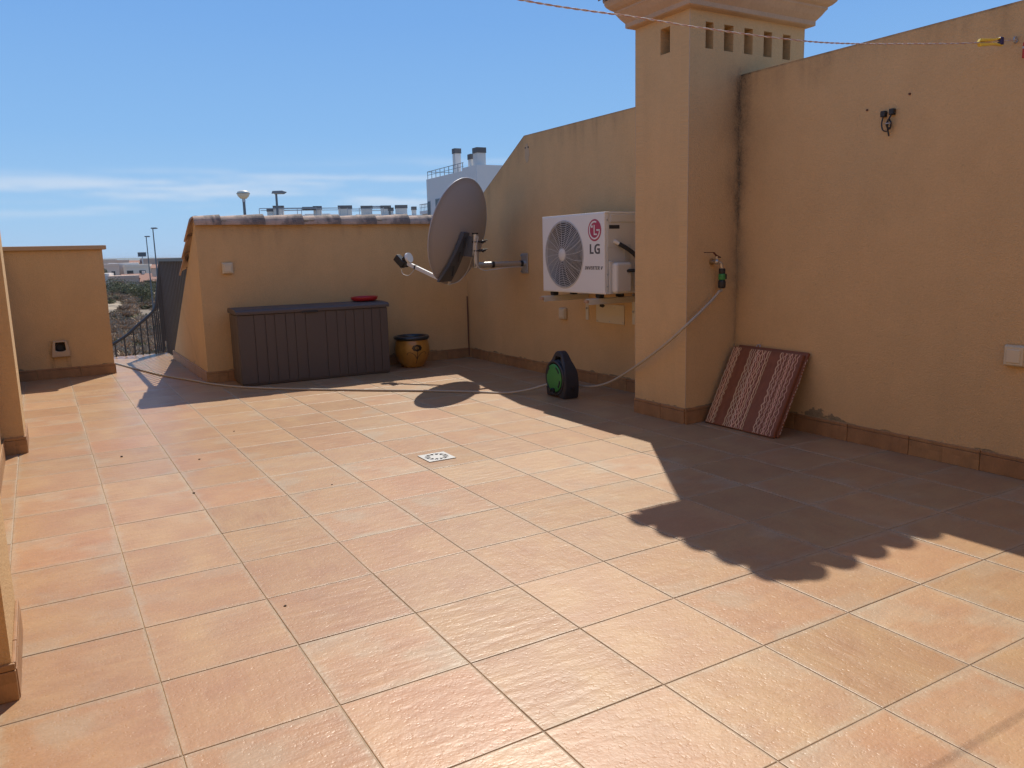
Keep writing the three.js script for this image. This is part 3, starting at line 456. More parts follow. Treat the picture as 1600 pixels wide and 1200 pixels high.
// ------------------------------------------------------------------ air conditioner
const fontB = await new FontLoader().loadAsync('fonts/droid/droid_sans_bold.typeface.json');
function lettering(str, size, depth, slant = 0, sx = 1) {
  const sh = fontB.generateShapes(str, size), g = new THREE.ExtrudeGeometry(sh, { depth, bevelEnabled: false, curveSegments: 6 });
  g.applyMatrix4(new THREE.Matrix4().set(sx, slant, 0, 0, 0, 1, 0, 0, 0, 0, 1, 0, 0, 0, 0, 1)); g.computeBoundingBox(); const b = g.boundingBox; return g.translate(-(b.min.x + b.max.x) / 2, -(b.min.y + b.max.y) / 2, 0);
}
{
  const W = .745, H = .53, D = .255, t = thing('air_conditioner', 'white outdoor air conditioner unit with round fan grille, mounted on the wall', 'air conditioner', P(7.05, 2.115, -7.66));
  t.rotation.y = -Math.PI / 2;                                  // local +z is the front (towards -x), local +x towards the viewer
  const fx = -.098, fy = .262, fr = .226;
  const front = poly([[-W / 2 + .004, .004], [W / 2 - .004, .004], [W / 2 - .004, H - .004], [-W / 2 + .004, H - .004]]); const hp = new THREE.Path(); hp.absarc(fx, fy, fr, 0, Math.PI * 2, true); front.holes.push(hp);
  const white = mat([.74, .725, .68], .36), grey = mat([.60, .585, .54], .42);
  part('front_panel', extr(front, .012, .004, 1, 48).translate(0, 0, -.016), white, t);
  part('cabinet', [rbox(W, .012, D - .004, .003).translate(0, H - .004, -D / 2 - .001), rbox(W, .012, D - .004, .003).translate(0, .006, -D / 2 - .001), rbox(.012, H - .02, D - .02, .003).translate(-W / 2 + .006, H / 2, -D / 2 - .008), box(W - .02, H - .02, .01).translate(0, H / 2, -D + .006), box(.008, H - .02, D - .04).translate(.14, H / 2, -D / 2)], white, t);
  const side = part('service_panel', rbox(.014, H - .02, D - .02, .003).translate(W / 2 - .007, H / 2, -D / 2 - .008), grey, t);
  part('top_trim', rbox(.008, .05, D - .05, .003).translate(W / 2 + .001, H - .04, -D / 2 - .02), grey, side);
  part('grip_recess', rbox(.006, .024, .085, .002).translate(W / 2 + .001, H - .095, -.075), M.dark, side);
  part('grip_plate', rbox(.006, .15, .115, .003).translate(W / 2 - .001, H - .15, -.080), grey, side);
  part('valve_cover', rbox(.060, .20, .135, .02, 4).translate(W / 2 + .028, .105, -.115), mat([.68, .66, .61], .4), side);
  part('valve_cover_lip', rbox(.012, .215, .03, .005).translate(W / 2 + .006, .108, -.045), grey, side);
  for (const [y, z] of [[H - .05, -.018], [.05, -.018], [.13, -.02]]) part('screw', new THREE.CylinderGeometry(.005, .005, .004, 10).rotateZ(Math.PI / 2).translate(W / 2 + .001, y, z), M.zinc, side);
  part('label_plate', rbox(.003, .10, .05, .001).translate(W / 2 + .001, .27, -.185), mat([.5, .49, .46], .5), side);
  part('cable_gland', bar(new THREE.Vector3(W / 2 + .004, .345, -.07), new THREE.Vector3(W / 2 + .022, .322, -.105), .012, 14), white, t);
  part('insulated_pipe', tube([new THREE.Vector3(W / 2 + .018, .326, -.10), new THREE.Vector3(W / 2 + .045, .292, -.15), new THREE.Vector3(W / 2 + .062, .25, -.20), new THREE.Vector3(W / 2 + .066, .18, -.25), new THREE.Vector3(W / 2 + .066, .10, -.30)], .014, 40, 12), M.rubber, t);
  part('drain_pipe', tube([new THREE.Vector3(W / 2 + .05, .15, -.14), new THREE.Vector3(W / 2 + .085, .15, -.18), new THREE.Vector3(W / 2 + .09, .14, -.24), new THREE.Vector3(W / 2 + .085, .1, -.335)], .011, 30, 10), M.rubber, t);
  // fan behind the grille
  const sh = new THREE.CylinderGeometry(fr, fr * .97, .13, 56, 1, true).rotateX(Math.PI / 2).translate(fx, fy, -.075); part('fan_shroud', sh, mat([.16, .155, .15], .6, { side: THREE.DoubleSide }), t);
  part('coil', boxUV(box(fr * 2.05, fr * 2.05, .02).translate(fx, fy, -.20), 1), mat([.035, .035, .038], .7), t);
  const fan = part('fan', new THREE.CylinderGeometry(.058, .062, .07, 28).rotateX(Math.PI / 2).translate(fx, fy, -.085), mat([.06, .06, .06], .6), t);
  for (let k = 0; k < 3; k++) { const pos = [], N = 12, idx = []; for (let i = 0; i <= N; i++) for (let j = 0; j <= 5; j++) { const r = .055 + (fr - .075) * j / 5, a = k * 2.094 + (i / N - .5) * 1.35 + .35 * j / 5; pos.push(fx + r * Math.cos(a), fy + r * Math.sin(a), -.085 + .055 * (i / N - .5)); } for (let i = 0; i < N; i++) for (let j = 0; j < 5; j++) { const a = i * 6 + j; idx.push(a, a + 6, a + 1, a + 6, a + 7, a + 1); } const g = new THREE.BufferGeometry(); g.setAttribute('position', new THREE.Float32BufferAttribute(pos, 3)); g.setIndex(idx); g.computeVertexNormals(); part('blade', g, mat([.075, .073, .072], .55, { side: THREE.DoubleSide }), fan); }
  const gm = mat([.60, .59, .56], .42), gr = [];
  for (let i = 0; i < 15; i++) { const r = .048 + i * .0122, z = .006 + .012 * (1 - (r / fr) ** 2); gr.push(new THREE.TorusGeometry(r, .0019, 5, 60).translate(fx, fy, z)); }
  for (let i = 0; i < 20; i++) { const a = i / 20 * Math.PI * 2, q = []; for (let j = 0; j <= 6; j++) { const r = .04 + (fr - .036) * j / 6, b = a + .12 * (j / 6) ** 1.5; q.push(new THREE.Vector3(fx + r * Math.cos(b), fy + r * Math.sin(b), .007 + .012 * (1 - (r / fr) ** 2))); } gr.push(tube(q, .0016, 10, 5)); }
  const grille = part('fan_grille', gr, gm, t);
  part('grille_ring', new THREE.TorusGeometry(fr + .003, .007, 10, 72).scale(1, 1, .8).translate(fx, fy, -.001), mat([.46, .45, .43], .45), grille);
  part('grille_centre', new THREE.SphereGeometry(.05, 32, 12, 0, Math.PI * 2, 0, Math.PI / 2).rotateX(Math.PI / 2).scale(.88, .88, .22).translate(fx, fy, .014), mat([.62, .605, .56], .4), grille);
  // marks on the front: round emblem, letters, small line of text
  const ex = .262, ey = .418, er = .0715, crim = mat([.40, .035, .085], .4), ltr = mat([.075, .072, .072], .45);
  const em = part('round_emblem', new THREE.CylinderGeometry(er, er, .0012, 48).rotateX(Math.PI / 2).translate(ex, ey, .0008), crim, t, 'crimson round emblem');
  const arc = new THREE.Shape(); arc.absarc(0, 0, er * .84, 0, -Math.PI * 1.62, true); arc.absarc(0, 0, er * .70, -Math.PI * 1.62, 0, false); arc.closePath();
  part('emblem_mark', [extr(arc, .0009, 0, 1, 40).translate(ex, ey, .0014), box(er * .52, er * .13, .0009).translate(ex + er * .56, ey + er * .0, .00185), box(er * .13, er * .92, .0009).translate(ex - er * .04, ey + er * .02, .00185), box(er * .36, er * .13, .0009).translate(ex + er * .20, ey - er * .38, .00187), new THREE.CylinderGeometry(er * .12, er * .12, .0009, 18).rotateX(Math.PI / 2).translate(ex - er * .38, ey + er * .34, .00185)], mat([.74, .72, .69], .4), em);
  part('large_letters', lettering('LG', .064, .0012, 0, 1.14).translate(ex + .001, .296, .0002), ltr, t);
  part('small_letters', lettering('INVERTER V', .0225, .001, .22, 1.12).translate(.250, .172, .0002), ltr, t);
  for (const x of [-.29, .255]) for (const z of [-.045, -.215]) part('foot', rbox(.045, .03, .045, .006).translate(x, -.014, z), M.rubber, t);
}
const bracketMat = mat([.60, .555, .45], .5);
for (const [dz, lab] of [[-.29, 'cream steel bracket under the fan end of the air conditioner'], [.255, 'cream steel bracket under the air conditioner, next to the chimney']]) {
  const p = P(ACX, 2.115, -7.66), y = -.052, t = thing('wall_bracket', lab, 'bracket', new THREE.Vector3(p.x, p.y - .2, p.z + dz), 'brackets under the air conditioner');
  part('arm', [rbox(.40, .036, .004, .001).translate(-.203, .2 + y, .018), rbox(.40, .004, .036, .001).translate(-.203, .2 + y + .019, 0)], bracketMat, t);
  part('upright', [rbox(.004, .20, .036, .001).translate(-.0035, .2 + y - .075, 0)], bracketMat, t);
  part('end_cap', rbox(.02, .02, .04, .003).translate(-.408, .2 + y + .004, 0), mat([.42, .25, .15], .7), t);
  for (const yy of [.15, .03]) part('bolt', new THREE.CylinderGeometry(.007, .007, .012, 6).rotateZ(Math.PI / 2).translate(-.01, yy + .03, 0), M.zinc, t);
}
{ // blanking plate under the unit
  const t = thing('cover_plate', 'rectangular cream cover plate on the wall below the air conditioner', 'cover plate', P(ACX, 1.61, -7.70));
  part('plate', rbox(.006, .136, .326, .002).translate(-.0035, 0, 0), mat([.62, .54, .40], .6, { bumpMap: grain, bumpScale: .0006 }), t);
  for (const [a, b] of [[-.055, -.15], [-.055, .0], [-.055, .15]]) part('screw', new THREE.CylinderGeometry(.004, .004, .004, 8).rotateZ(Math.PI / 2).translate(-.007, a, b), M.zinc, t);
  part('knockout', new THREE.TorusGeometry(.014, .0025, 6, 20).rotateY(Math.PI / 2).translate(-.006, .048, .055), M.cream, t);
  part('chipped_edge', new THREE.CylinderGeometry(.03, .03, .004, 5).rotateZ(Math.PI / 2).scale(1, .5, 1.2).translate(-.0052, .056, -.09), M.dark, t);
}
// ------------------------------------------------------------------ switches and sockets
function wallSwitch(pos, rot, label) {
  const t = thing('wall_switch', label, 'switch', pos, 'wall switches'); t.rotation.y = rot;    // local +z faces out
  part('back_box', rbox(.088, .090, .022, .007, 3).translate(0, 0, .0105), M.plastic, t); part('frame', rbox(.078, .080, .008, .004, 3).translate(0, 0, .0245), mat([.60, .50, .34], .4), t); part('rocker', rbox(.056, .058, .008, .004, 3).translate(0, 0, .0285), mat([.64, .54, .38], .38), t).rotation.x = .02;
}
wallSwitch(P(1.53, 2.755, BACKZ), 0, 'cream switch on the back wall, left above the storage box');
wallSwitch(P(ACX, 1.525, -9.45), -Math.PI / 2, 'cream switch low on the wall below the fan of the air conditioner');
wallSwitch(P(WALLX, 1.56, .66), -Math.PI / 2, 'cream switch on the right wall at the edge of the picture');

// ------------------------------------------------------------------ tap, hoses, reel
{
  const t = thing('garden_tap', 'brass garden tap with lever on the chimney face', 'tap', P(7.37, 2.74, CH0.z1)), v = (x, y, z) => new THREE.Vector3(x, y, z);
  part('wall_flange', new THREE.CylinderGeometry(.017, .019, .01, 20).rotateX(Math.PI / 2).translate(0, 0, .005), M.brass, t);
  part('tap_body', [bar(v(0, 0, 0), v(0, 0, .045), .009, 16), new THREE.SphereGeometry(.0155, 18, 14).translate(0, 0, .042), bar(v(0, 0, .042), v(.022, -.010, .052), .010, 16), bar(v(.022, -.008, .052), v(.030, -.042, .055), .0105, 16), bar(v(0, .008, .042), v(0, .030, .042), .007, 12)], mat([.50, .45, .38], .35, { metalness: .75 }), t);
  part('lever', [sqbar(v(.025, .022, .042), v(-.008, .036, .042), .014, .005), sqbar(v(-.006, .036, .042), v(-.025, .052, .042), .012, .004), sqbar(v(-.023, .052, .042), v(-.092, .053, .042), .014, .004)], mat([.10, .028, .014], .5), t);
}
const hoseTop = P(7.37, 2.74, CH0.z1).add(new THREE.Vector3(.030, -.050, .055));
const HP = [[7.40, 2.25, -3.86], [7.35, 2.20, -3.86], [7.195, 2.08, -3.86], [6.938, 1.9, -3.86], [6.71, 1.72, -3.90], [6.65, 1.464, -4.2], [6.66, 1.15, -4.7], [6.70, .85, -5.25], [6.80, .6, -5.8], [6.92, .41, -6.3], [6.975, .27, -6.8], [6.97, .215, -7.2]];
{
  const t = thing('hose_connector', 'black and green quick connector joining the hose to the tap', 'hose connector', hoseTop), L = (a) => new THREE.LatheGeometry(a.map(q => new THREE.Vector2(...q)), 24);
  part('tap_adaptor', L([[0, .012], [.016, .012], [.018, .008], [.018, -.016], [.015, -.02], [0, -.02]]), M.black, t);
  part('release_sleeve', L([[.0, -.018], [.0185, -.018], [.020, -.024], [.0205, -.048], [.017, -.053], [0, -.053]]), M.green, t, 'green release sleeve');
  part('sleeve_grip', rbox(.016, .03, .01, .003).translate(.012, -.034, .014), M.black, t);
  part('hose_nut', L([[0, -.052], [.017, -.052], [.0215, -.062], [.0205, -.094], [.014, -.100], [0, -.100]]), M.black, t);
}
{
  const s = hoseTop.clone().add(new THREE.Vector3(0, -.095, 0)), pts = [s, s.clone().add(new THREE.Vector3(-.003, -.02, 0)), ...HP.map(q => P(...q)), P(6.95, .22, -7.38)];
  solo('garden_hose', tube(pts, .0078, 160, 10), M.hose, 'pale hose hanging from the tap down to the hose reel', 'hose');
  const f = [[-1.6, -22.6, -.6], [-.95, -21.0, .0], [-.763, -20.09], [-.326, -18.09], [.1, -16.29], [.55, -14.97], [.97, -13.75], [1.411, -12.95], [2.197, -12.02], [3.439, -10.83], [4.437, -9.94], [5.368, -9.0], [5.85, -8.45], [6.15, -8.05, .09], [6.42, -7.72, .22]];
  solo('garden_hose', tube(f.map(q => P(q[0], .0245 + (q[2] ?? 0), q[1])), .0080, 240, 10), M.hose, 'pale hose lying across the floor from the reel to the stairs', 'hose');
}
{
  const t = thing('hose_reel', 'small black hose reel with a green drum standing on the floor', 'hose reel', P(6.60, 0, -7.5)); t.rotation.y = -Math.PI / 2 - .06;   // local +z faces -x
  const taper = g => { const p = g.attributes.position; for (let i = 0; i < p.count; i++) p.setZ(i, (p.getZ(i) + .012) * (1 - .5 * smooth(.16, .30, p.getY(i))) - .012); g.computeVertexNormals(); return g; };
  const s = new THREE.Shape(); s.moveTo(-.118, .0); s.lineTo(-.055, .0); s.quadraticCurveTo(0, .014, .055, 0); s.lineTo(.118, 0); s.quadraticCurveTo(.137, .06, .130, .12); s.quadraticCurveTo(.122, .20, .078, .255); s.quadraticCurveTo(.05, .318, 0, .318); s.quadraticCurveTo(-.05, .318, -.078, .255); s.quadraticCurveTo(-.122, .20, -.130, .12); s.quadraticCurveTo(-.137, .06, -.118, 0);
  const h = new THREE.Path(); h.moveTo(-.040, .248); h.quadraticCurveTo(0, .268, .040, .248); h.quadraticCurveTo(.034, .294, 0, .296); h.quadraticCurveTo(-.034, .294, -.040, .248); s.holes.push(h);
  part('casing', taper(extr(s, .09, .014, 1, 24).translate(0, .001, -.062)), M.reel, t);
  part('casing_rim', [new THREE.TorusGeometry(.114, .010, 10, 56).translate(0, .134, .040)], M.reel, t);
  const d = part('drum', new THREE.LatheGeometry([[0, .014], [.05, .013], [.088, .008], [.098, .002], [.098, -.004], [0, -.004]].map(q => new THREE.Vector2(...q)), 56).rotateX(Math.PI / 2).translate(0, .134, .046), M.green, t, 'green drum face');
  for (const [a0, a1] of [[.5, 1.15], [2.2, 2.9], [-.75, -.1]]) { const a = new THREE.Shape(); a.absarc(0, 0, .090, a0, a1, false); a.absarc(0, 0, .076, a1, a0, true); a.closePath(); part('slot', extr(a, .004, 0, 1, 14).translate(0, .134, .0515), M.dark, d); }
  part('crank', [rbox(.034, .03, .02, .005).translate(.004, .052, .06), bar(new THREE.Vector3(.004, .054, .062), new THREE.Vector3(.004, .054, .088), .010, 16)], M.black, t);
  for (const x of [-.086, .086]) part('foot', rbox(.06, .02, .112, .007).translate(x, .0105, -.016), M.reel, t);
  part('hose_outlet', bar(new THREE.Vector3(.12, .07, -.02), new THREE.Vector3(.145, .072, -.02), .013, 14), M.black, t);
}

// ------------------------------------------------------------------ two square boards leaning in the corner
{
  const c = document.createElement('canvas'); c.width = c.height = 1024; const x = c.getContext('2d'), r = rng(12);
  const im = x.createImageData(1024, 1024); for (let j = 0; j < 1024; j++) for (let i = 0; i < 1024; i++) { const k = .85 + .4 * (fbm(i / 40, j / 90, 4) - .5) + .2 * (vnoise(i / 2, j / 2) - .5), q = (j * 1024 + i) * 4; im.data[q] = toS(.25 * k); im.data[q + 1] = toS(.083 * k); im.data[q + 2] = toS(.036 * k); im.data[q + 3] = 255; } x.putImageData(im, 0, 0);
  const line = (x0, amp, wl, lw, al) => { x.lineWidth = lw; x.strokeStyle = `rgba(${205 + r() * 20 | 0},${168 + r() * 18 | 0},${136 + r() * 16 | 0},${al})`; x.beginPath(); const ph = r() * 9; for (let y = -10; y <= 1034; y += 4) { const v = x0 + amp * Math.sin(y / wl + ph) + amp * 1.8 * (vnoise(y / 17 + x0, x0 / 9) - .5) + 10 * (vnoise(y / 90, x0) - .5); y < 0 ? x.moveTo(v, y) : x.lineTo(v, y); } x.stroke(); };
  for (const [a, b, n] of [[14, 145, 6], [285, 580, 11], [725, 985, 10]]) {
    for (let i = 0; i < n; i++) { const v = a + (b - a) * (i + .2 + .6 * r()) / n; line(v, 3 + 7 * r(), 9 + 8 * r(), 7 + 9 * r(), .85 + .15 * r()); }
    for (let i = 0; i < 90; i++) { x.strokeStyle = `rgba(205,172,150,${.5 + .4 * r()})`; x.lineWidth = 2 + 4 * r(); const px = a + (b - a) * r(), py = 1024 * r(); x.beginPath(); x.moveTo(px, py); x.quadraticCurveTo(px + 18 * (r() - .5), py + 14, px + 30 * (r() - .5), py + 30 * r()); x.stroke(); }
  }
  const map = new THREE.CanvasTexture(c); map.colorSpace = THREE.SRGBColorSpace; map.anisotropy = 8;
  const brown = mat([.22, .075, .034], .6, { bumpMap: grain, bumpScale: .0006 }), face = mat([1, 1, 1], .62, { map });
  const H = .486, lean = Math.atan2(.73 * T - .03, 1.23 * T), mk = (name, lab, x, z, w, h, m, ln, ry) => {
    const t = thing(name, lab, 'board', P(x, 0, z), 'boards leaning in the corner'); t.rotation.order = 'YXZ'; t.rotation.set(-ln, -Math.PI / 2 + ry, 0);
    part('board_core', rbox(w, h, .018, .003).translate(0, h / 2 + .002, 0), brown, t);
    if (m) { const g = new THREE.PlaneGeometry(w - .008, h - .008).translate(0, h / 2 + .002, .0096); part('facing', extr(poly([[-w / 2 + .004, .006], [w / 2 - .004, .006], [w / 2 - .004, h - .002], [-w / 2 + .004, h - .002]]), .0022).translate(0, 0, .0088), m, t, 'pale combed adhesive stripes on brown'); const f = t.children.at(-1).geometry, q = f.attributes.position, u = f.attributes.uv; for (let i = 0; i < q.count; i++) u.setXY(i, (q.getX(i) + w / 2) / w, q.getY(i) / h); }
    return t;
  };
  const f = mk('square_board', 'brown square board with pale wavy stripes leaning in front beside the chimney', 7.19, -3.18, .496, .475, face, lean, 0);
  const b = mk('square_board', 'plain brown board half hidden behind the striped board by the chimney', 7.262, -3.135, .485, .484, null, lean - .004, 0);
  const r2 = rng(4), dots = []; for (let i = 0; i < 24; i++) dots.push(rbox(.003, .006 + .012 * r2(), .006, .001).translate(.2425, .03 + .018 * i, (r2() - .5) * .008));
  part('adhesive_lumps', dots, mat([.52, .40, .32], .8), b); part('hanging_hook', new THREE.TorusGeometry(.012, .003, 8, 20).translate(-.11, .49, 0), M.zinc, b);
}

// ------------------------------------------------------------------ small things on walls and floor
{ // overflow spout in the parapet
  const t = thing('overflow_spout', 'cream overflow spout with a dark opening low on the far left parapet', 'spout', P(-2.12, .57, -17.8));
  const s = poly([[-.072, 0], [.072, 0], [.064, .075], [.050, .138], [-.050, .138], [-.064, .075]]), h = new THREE.Path(); h.moveTo(-.040, .056); h.quadraticCurveTo(0, .034, .040, .056); h.lineTo(.036, .126); h.lineTo(-.036, .126); h.closePath(); s.holes.push(h);
  part('surround', extr(s, .038, .005), mat([.52, .38, .24], .75, { bumpMap: grain, bumpScale: .001 }), t); part('opening', box(.09, .10, .004).translate(0, .086, .004), M.dark, t);
  part('throat', new THREE.CylinderGeometry(.034, .036, .03, 20, 1, true).rotateX(Math.PI / 2).translate(0, .084, .02), mat([.20, .10, .06], .8, { side: THREE.DoubleSide }), t);
}
{ // floor drain
  const t = thing('floor_drain', 'square grey metal floor drain with a ring of slots', 'drain', P(2.375, 0, -4.565)), a = .0725, s = poly([[-a, -a], [a, -a], [a, a], [-a, a]]);
  for (let i = 0; i < 12; i++) { const b = i / 12 * Math.PI * 2 + .1, p = new THREE.Path(); p.absarc(0, 0, .056, b - .17, b + .17, false); p.absarc(0, 0, .034, b + .15, b - .15, true); p.closePath(); s.holes.push(p); }
  part('grate', extr(s, .0025, 0, 1, 6).rotateX(-Math.PI / 2).translate(0, .0018, 0), mat([.36, .355, .34], .5, { metalness: .3 }), t);
  part('pit', new THREE.CircleGeometry(.056, 32).rotateX(-Math.PI / 2).translate(0, .0012, 0), M.dark, t);
  part('ring', new THREE.TorusGeometry(.059, .0012, 6, 48).rotateX(Math.PI / 2).translate(0, .0044, 0), M.zinc, t);
}
{ // cable ends on the right wall
  const t = thing('cable_stub', 'two black cable ends tied together on the right wall', 'cable', P(WALLX, 4.7, -1.28)), v = (y, z, x = .012) => new THREE.Vector3(-x, y * .335, z * .335);
  for (const z of [-.055, .075]) part('clip', rbox(.022, .028, .024, .004).translate(-.0115, .02 + (z > 0 ? .004 : 0), z * .335), M.black, t);
  part('cable', [tube([v(.04, -.055), v(-.08, -.06, .02), v(-.17, -.02, .024), v(-.18, .03, .02), v(-.13, .04)], .0033, 30, 7), tube([v(.05, .075), v(-.02, .06, .026), v(-.10, .03, .028), v(-.16, .06, .02), v(-.08, .08, .02), v(-.02, .04, .02), v(-.12, .03, .02), v(-.25, .05, .016)], .004, 50, 7)], M.black, t);
  part('cable_tie', new THREE.TorusGeometry(.011, .003, 6, 18).rotateX(Math.PI / 2).translate(-.022, -.028, .014), M.zinc, t);
}
for (const [y, z, lab] of [[4.86, -1.62, 'dark plug hole in the right wall, left of the cable ends'], [4.97, -.98, 'dark plug hole in the right wall, right of the cable ends']]) { const o = solo('wall_plug', new THREE.CylinderGeometry(.005, .0055, .006, 12).rotateZ(Math.PI / 2), mat([.12, .05, .03], .8), lab, 'wall plug'); o.position.copy(P(WALLX, y, z)); o.position.x -= .002; }
{ // repaired anchor holes high on the air conditioner's wall
  const t = thing('filler_patch', 'pale plaster patch with two old anchor holes high on the wall above the dish arm', 'plaster patch', P(ACX, 5.32, -10.95));
  const s = new THREE.Shape(); for (let i = 0; i <= 26; i++) { const a = i / 26 * Math.PI * 2, k = 1 + .35 * (vnoise(i * 1.3 % 26, 4) - .5); const x = Math.cos(a) * .034 * k, y = Math.sin(a) * .075 * k; i ? s.lineTo(x, y) : s.moveTo(x, y); }
  part('filler', extr(s, .0018).rotateY(-Math.PI / 2), mat([.50, .37, .23], .95, { bumpMap: grain, bumpScale: .001 }), t);
  for (const z of [-.022, .022]) part('anchor_hole', new THREE.CylinderGeometry(.007, .007, .003, 12).rotateZ(Math.PI / 2).translate(-.002, .045, z), M.dark, t);
}
solo('corner_cable', tube([P(8.03, 1.75, BACKZ + .035), P(8.035, 1.2, BACKZ + .03), P(8.03, .6, BACKZ + .035), P(8.03, .05, BACKZ + .05)], .006, 30, 8), mat([.17, .075, .04], .7), 'thin brown cable running down the far corner of the terrace', 'cable');
{ // washing line across the terrace and its pegs
  const pts = [[-1.6, 5.06, .34], [1.075, 4.968, .192], [2.289, 4.98, .184], [2.925, 4.978, .185], [4.439, 5.023, .155], [5.239, 5.091, .109], [6.369, 5.221, .04], [7.3, 5.30, .15], [7.95, 5.355, .37]].map(q => P(...q));
  const curve = new THREE.CatmullRomCurve3(pts, false, 'centripetal'), t = thing('washing_line', 'pale twisted washing line strung from the right wall across the terrace', 'washing line', pts[pts.length - 1]);
  const off = g => g.translate(-t.position.x, -t.position.y, -t.position.z);
  for (let k = 0; k < 2; k++) { const q = [], N = 900; for (let i = 0; i <= N; i++) { const p = curve.getPointAt(i / N), a = i / N * 330 + k * Math.PI; q.push(new THREE.Vector3(p.x, p.y + .0014 * Math.cos(a), p.z + .0014 * Math.sin(a))); } part('strand', off(new THREE.TubeGeometry(new THREE.CatmullRomCurve3(q), 1800, .0015, 5)), k ? mat([.62, .56, .50], .7) : mat([.50, .30, .25], .7), t); }
  part('wall_hook', [off(new THREE.TorusGeometry(.012, .003, 8, 20).translate(pts[8].x - .006, pts[8].y, pts[8].z)), off(bar(pts[8].clone(), pts[8].clone().add(new THREE.Vector3(.03, 0, 0)), .003, 8))], M.zinc, t);
  const peg = (u, color, end, lab, roll) => { const p = curve.getPointAt(u), d = curve.getTangentAt(u), t2 = thing('clothes_peg', lab, 'clothes peg', p, 'clothes pegs'); t2.rotation.set(0, Math.atan2(-d.z, d.x), .06); t2.scale.setScalar(1.45); const m = mat(color, .4);
    for (const s of [-1, 1]) part('peg_leg', extr(poly([[-.045, .001 * s], [-.040, .009 * s], [.005, .007 * s], [.030, .011 * s], [.030, .0075 * s], [.006, .0025 * s]].map(q => s > 0 ? q : q).slice(0)), .009, .0008).rotateX(roll * 0).translate(0, s > 0 ? .0 : -.002, -.0045), m, t2);
    part('spring', rbox(.013, .022, .014, .004).translate(.026, 0, 0), mat(end, .45), t2); };
  peg(.966, [.80, .56, .06], [.03, .022, .09], 'yellow clothes peg with a dark blue end on the washing line', 0);
  const rp = thing('clothes_peg', 'red clothes peg hanging at the right edge of the picture', 'clothes peg', P(7.9, 5.22, .5), 'clothes pegs');
  for (const s of [-1, 1]) part('peg_leg', rbox(.006, .06, .009, .002).translate(s * .004 - .002, -.005, 0), mat([.45, .03, .02], .4), rp); part('spring', rbox(.016, .01, .012, .003).translate(-.002, .005, 0), M.zinc, rp);
}
for (const [u, v, s, lab] of [[-1.62, -7.5, .010, 'dark crumb on the left of the floor below the first pilaster'], [-.63, -6.6, .007, 'dark crumb on a floor joint left of the drain'], [.23, -8.3, .006, 'dark crumb near the shadow of the back wall'], [-1.0, -4.8, .007, 'dark crumb on the floor in front of the leftmost tiles'], [-.9, -.75, .006, 'dark crumb on a floor tile near the viewer'], [.62, -4.1, .005, 'tiny dark crumb on a floor joint in mid terrace']]) { const g = mergeVertices(new THREE.IcosahedronGeometry(s, 1).deleteAttribute('uv').deleteAttribute('normal')); const p = g.attributes.position; for (let i = 0; i < p.count; i++) { const k = .7 + .6 * NT[(i * 37 + Math.floor(s * 9e4)) & 65535]; p.setXYZ(i, p.getX(i) * k * 1.2, p.getY(i) * k * .6, p.getZ(i) * k); } g.computeVertexNormals(); g.scale(.62, .62, .62); const o = solo('dirt_crumb', g, mat([.05, .03, .02], .9), lab, 'dirt crumb', 'dirt crumbs on the floor'); o.position.copy(P(u, 0, v)); o.position.y = s * .28; }

// ------------------------------------------------------------------ railing on the stair at the back
{
  const t = thing('stair_railing', 'dark grey metal railing with thin bars beside the stairs at the back left', 'railing', P(.95, 0, -21.5)), L = p => p.sub(t.position);
  const k = 1.0165, q = [[.94, 2.98], [.885, 2.75], [.84, 2.47], [.78, 2.12], [.73, 1.82], [.645, 1.48], [.447, 1.26], [.10, .98], [-.24, .69], [-.71, .41], [-1.3, .02], [-2.0, -.44]].map(([x, y]) => [-2.4593 + (x + 2.4593) * k, 3.016 + (y - 3.016) * k]);
  const curve = new THREE.CatmullRomCurve3(q.map(([x, y]) => L(P(x, y, -21.85))), false, 'centripetal');
  part('swept_rail', new THREE.TubeGeometry(curve, 60, .016, 8), M.rail, t);
  part('top_rail', sqbar(L(P(.965, 2.985, -15.55)), L(P(.965, 2.985, -21.9)), .034, .030), M.rail, t);
  part('post', sqbar(L(P(.985, -.3, -21.88)), L(P(.985, 3.0, -21.88)), .03), M.rail, t);
  const cp = curve.getPoints(400), yAt = x => { let b = cp[0]; for (const c of cp) if (Math.abs(c.x - x) < Math.abs(b.x - x)) b = c; return b.y; };
  for (const x of [.955, .92, .875, .83, .775, .72, .665, .60, .41, .22, -.005, -.28, -.56, -.84, -1.12, -1.4, -1.7]) { const lx = L(P(x, 0, 0)).x, y = yAt(lx); part('baluster', sqbar(new THREE.Vector3(lx, y - .75, L(P(0, 0, -21.85)).z), new THREE.Vector3(lx, y, L(P(0, 0, -21.85)).z), .014), M.rail, t); }
  for (let i = 0; i < 20; i++) { const z = -15.9 - i * .30; part('baluster', sqbar(L(P(.965, roofY(z) - .05, z)), L(P(.965, 2.98, z)), .013), M.rail, t); }
}

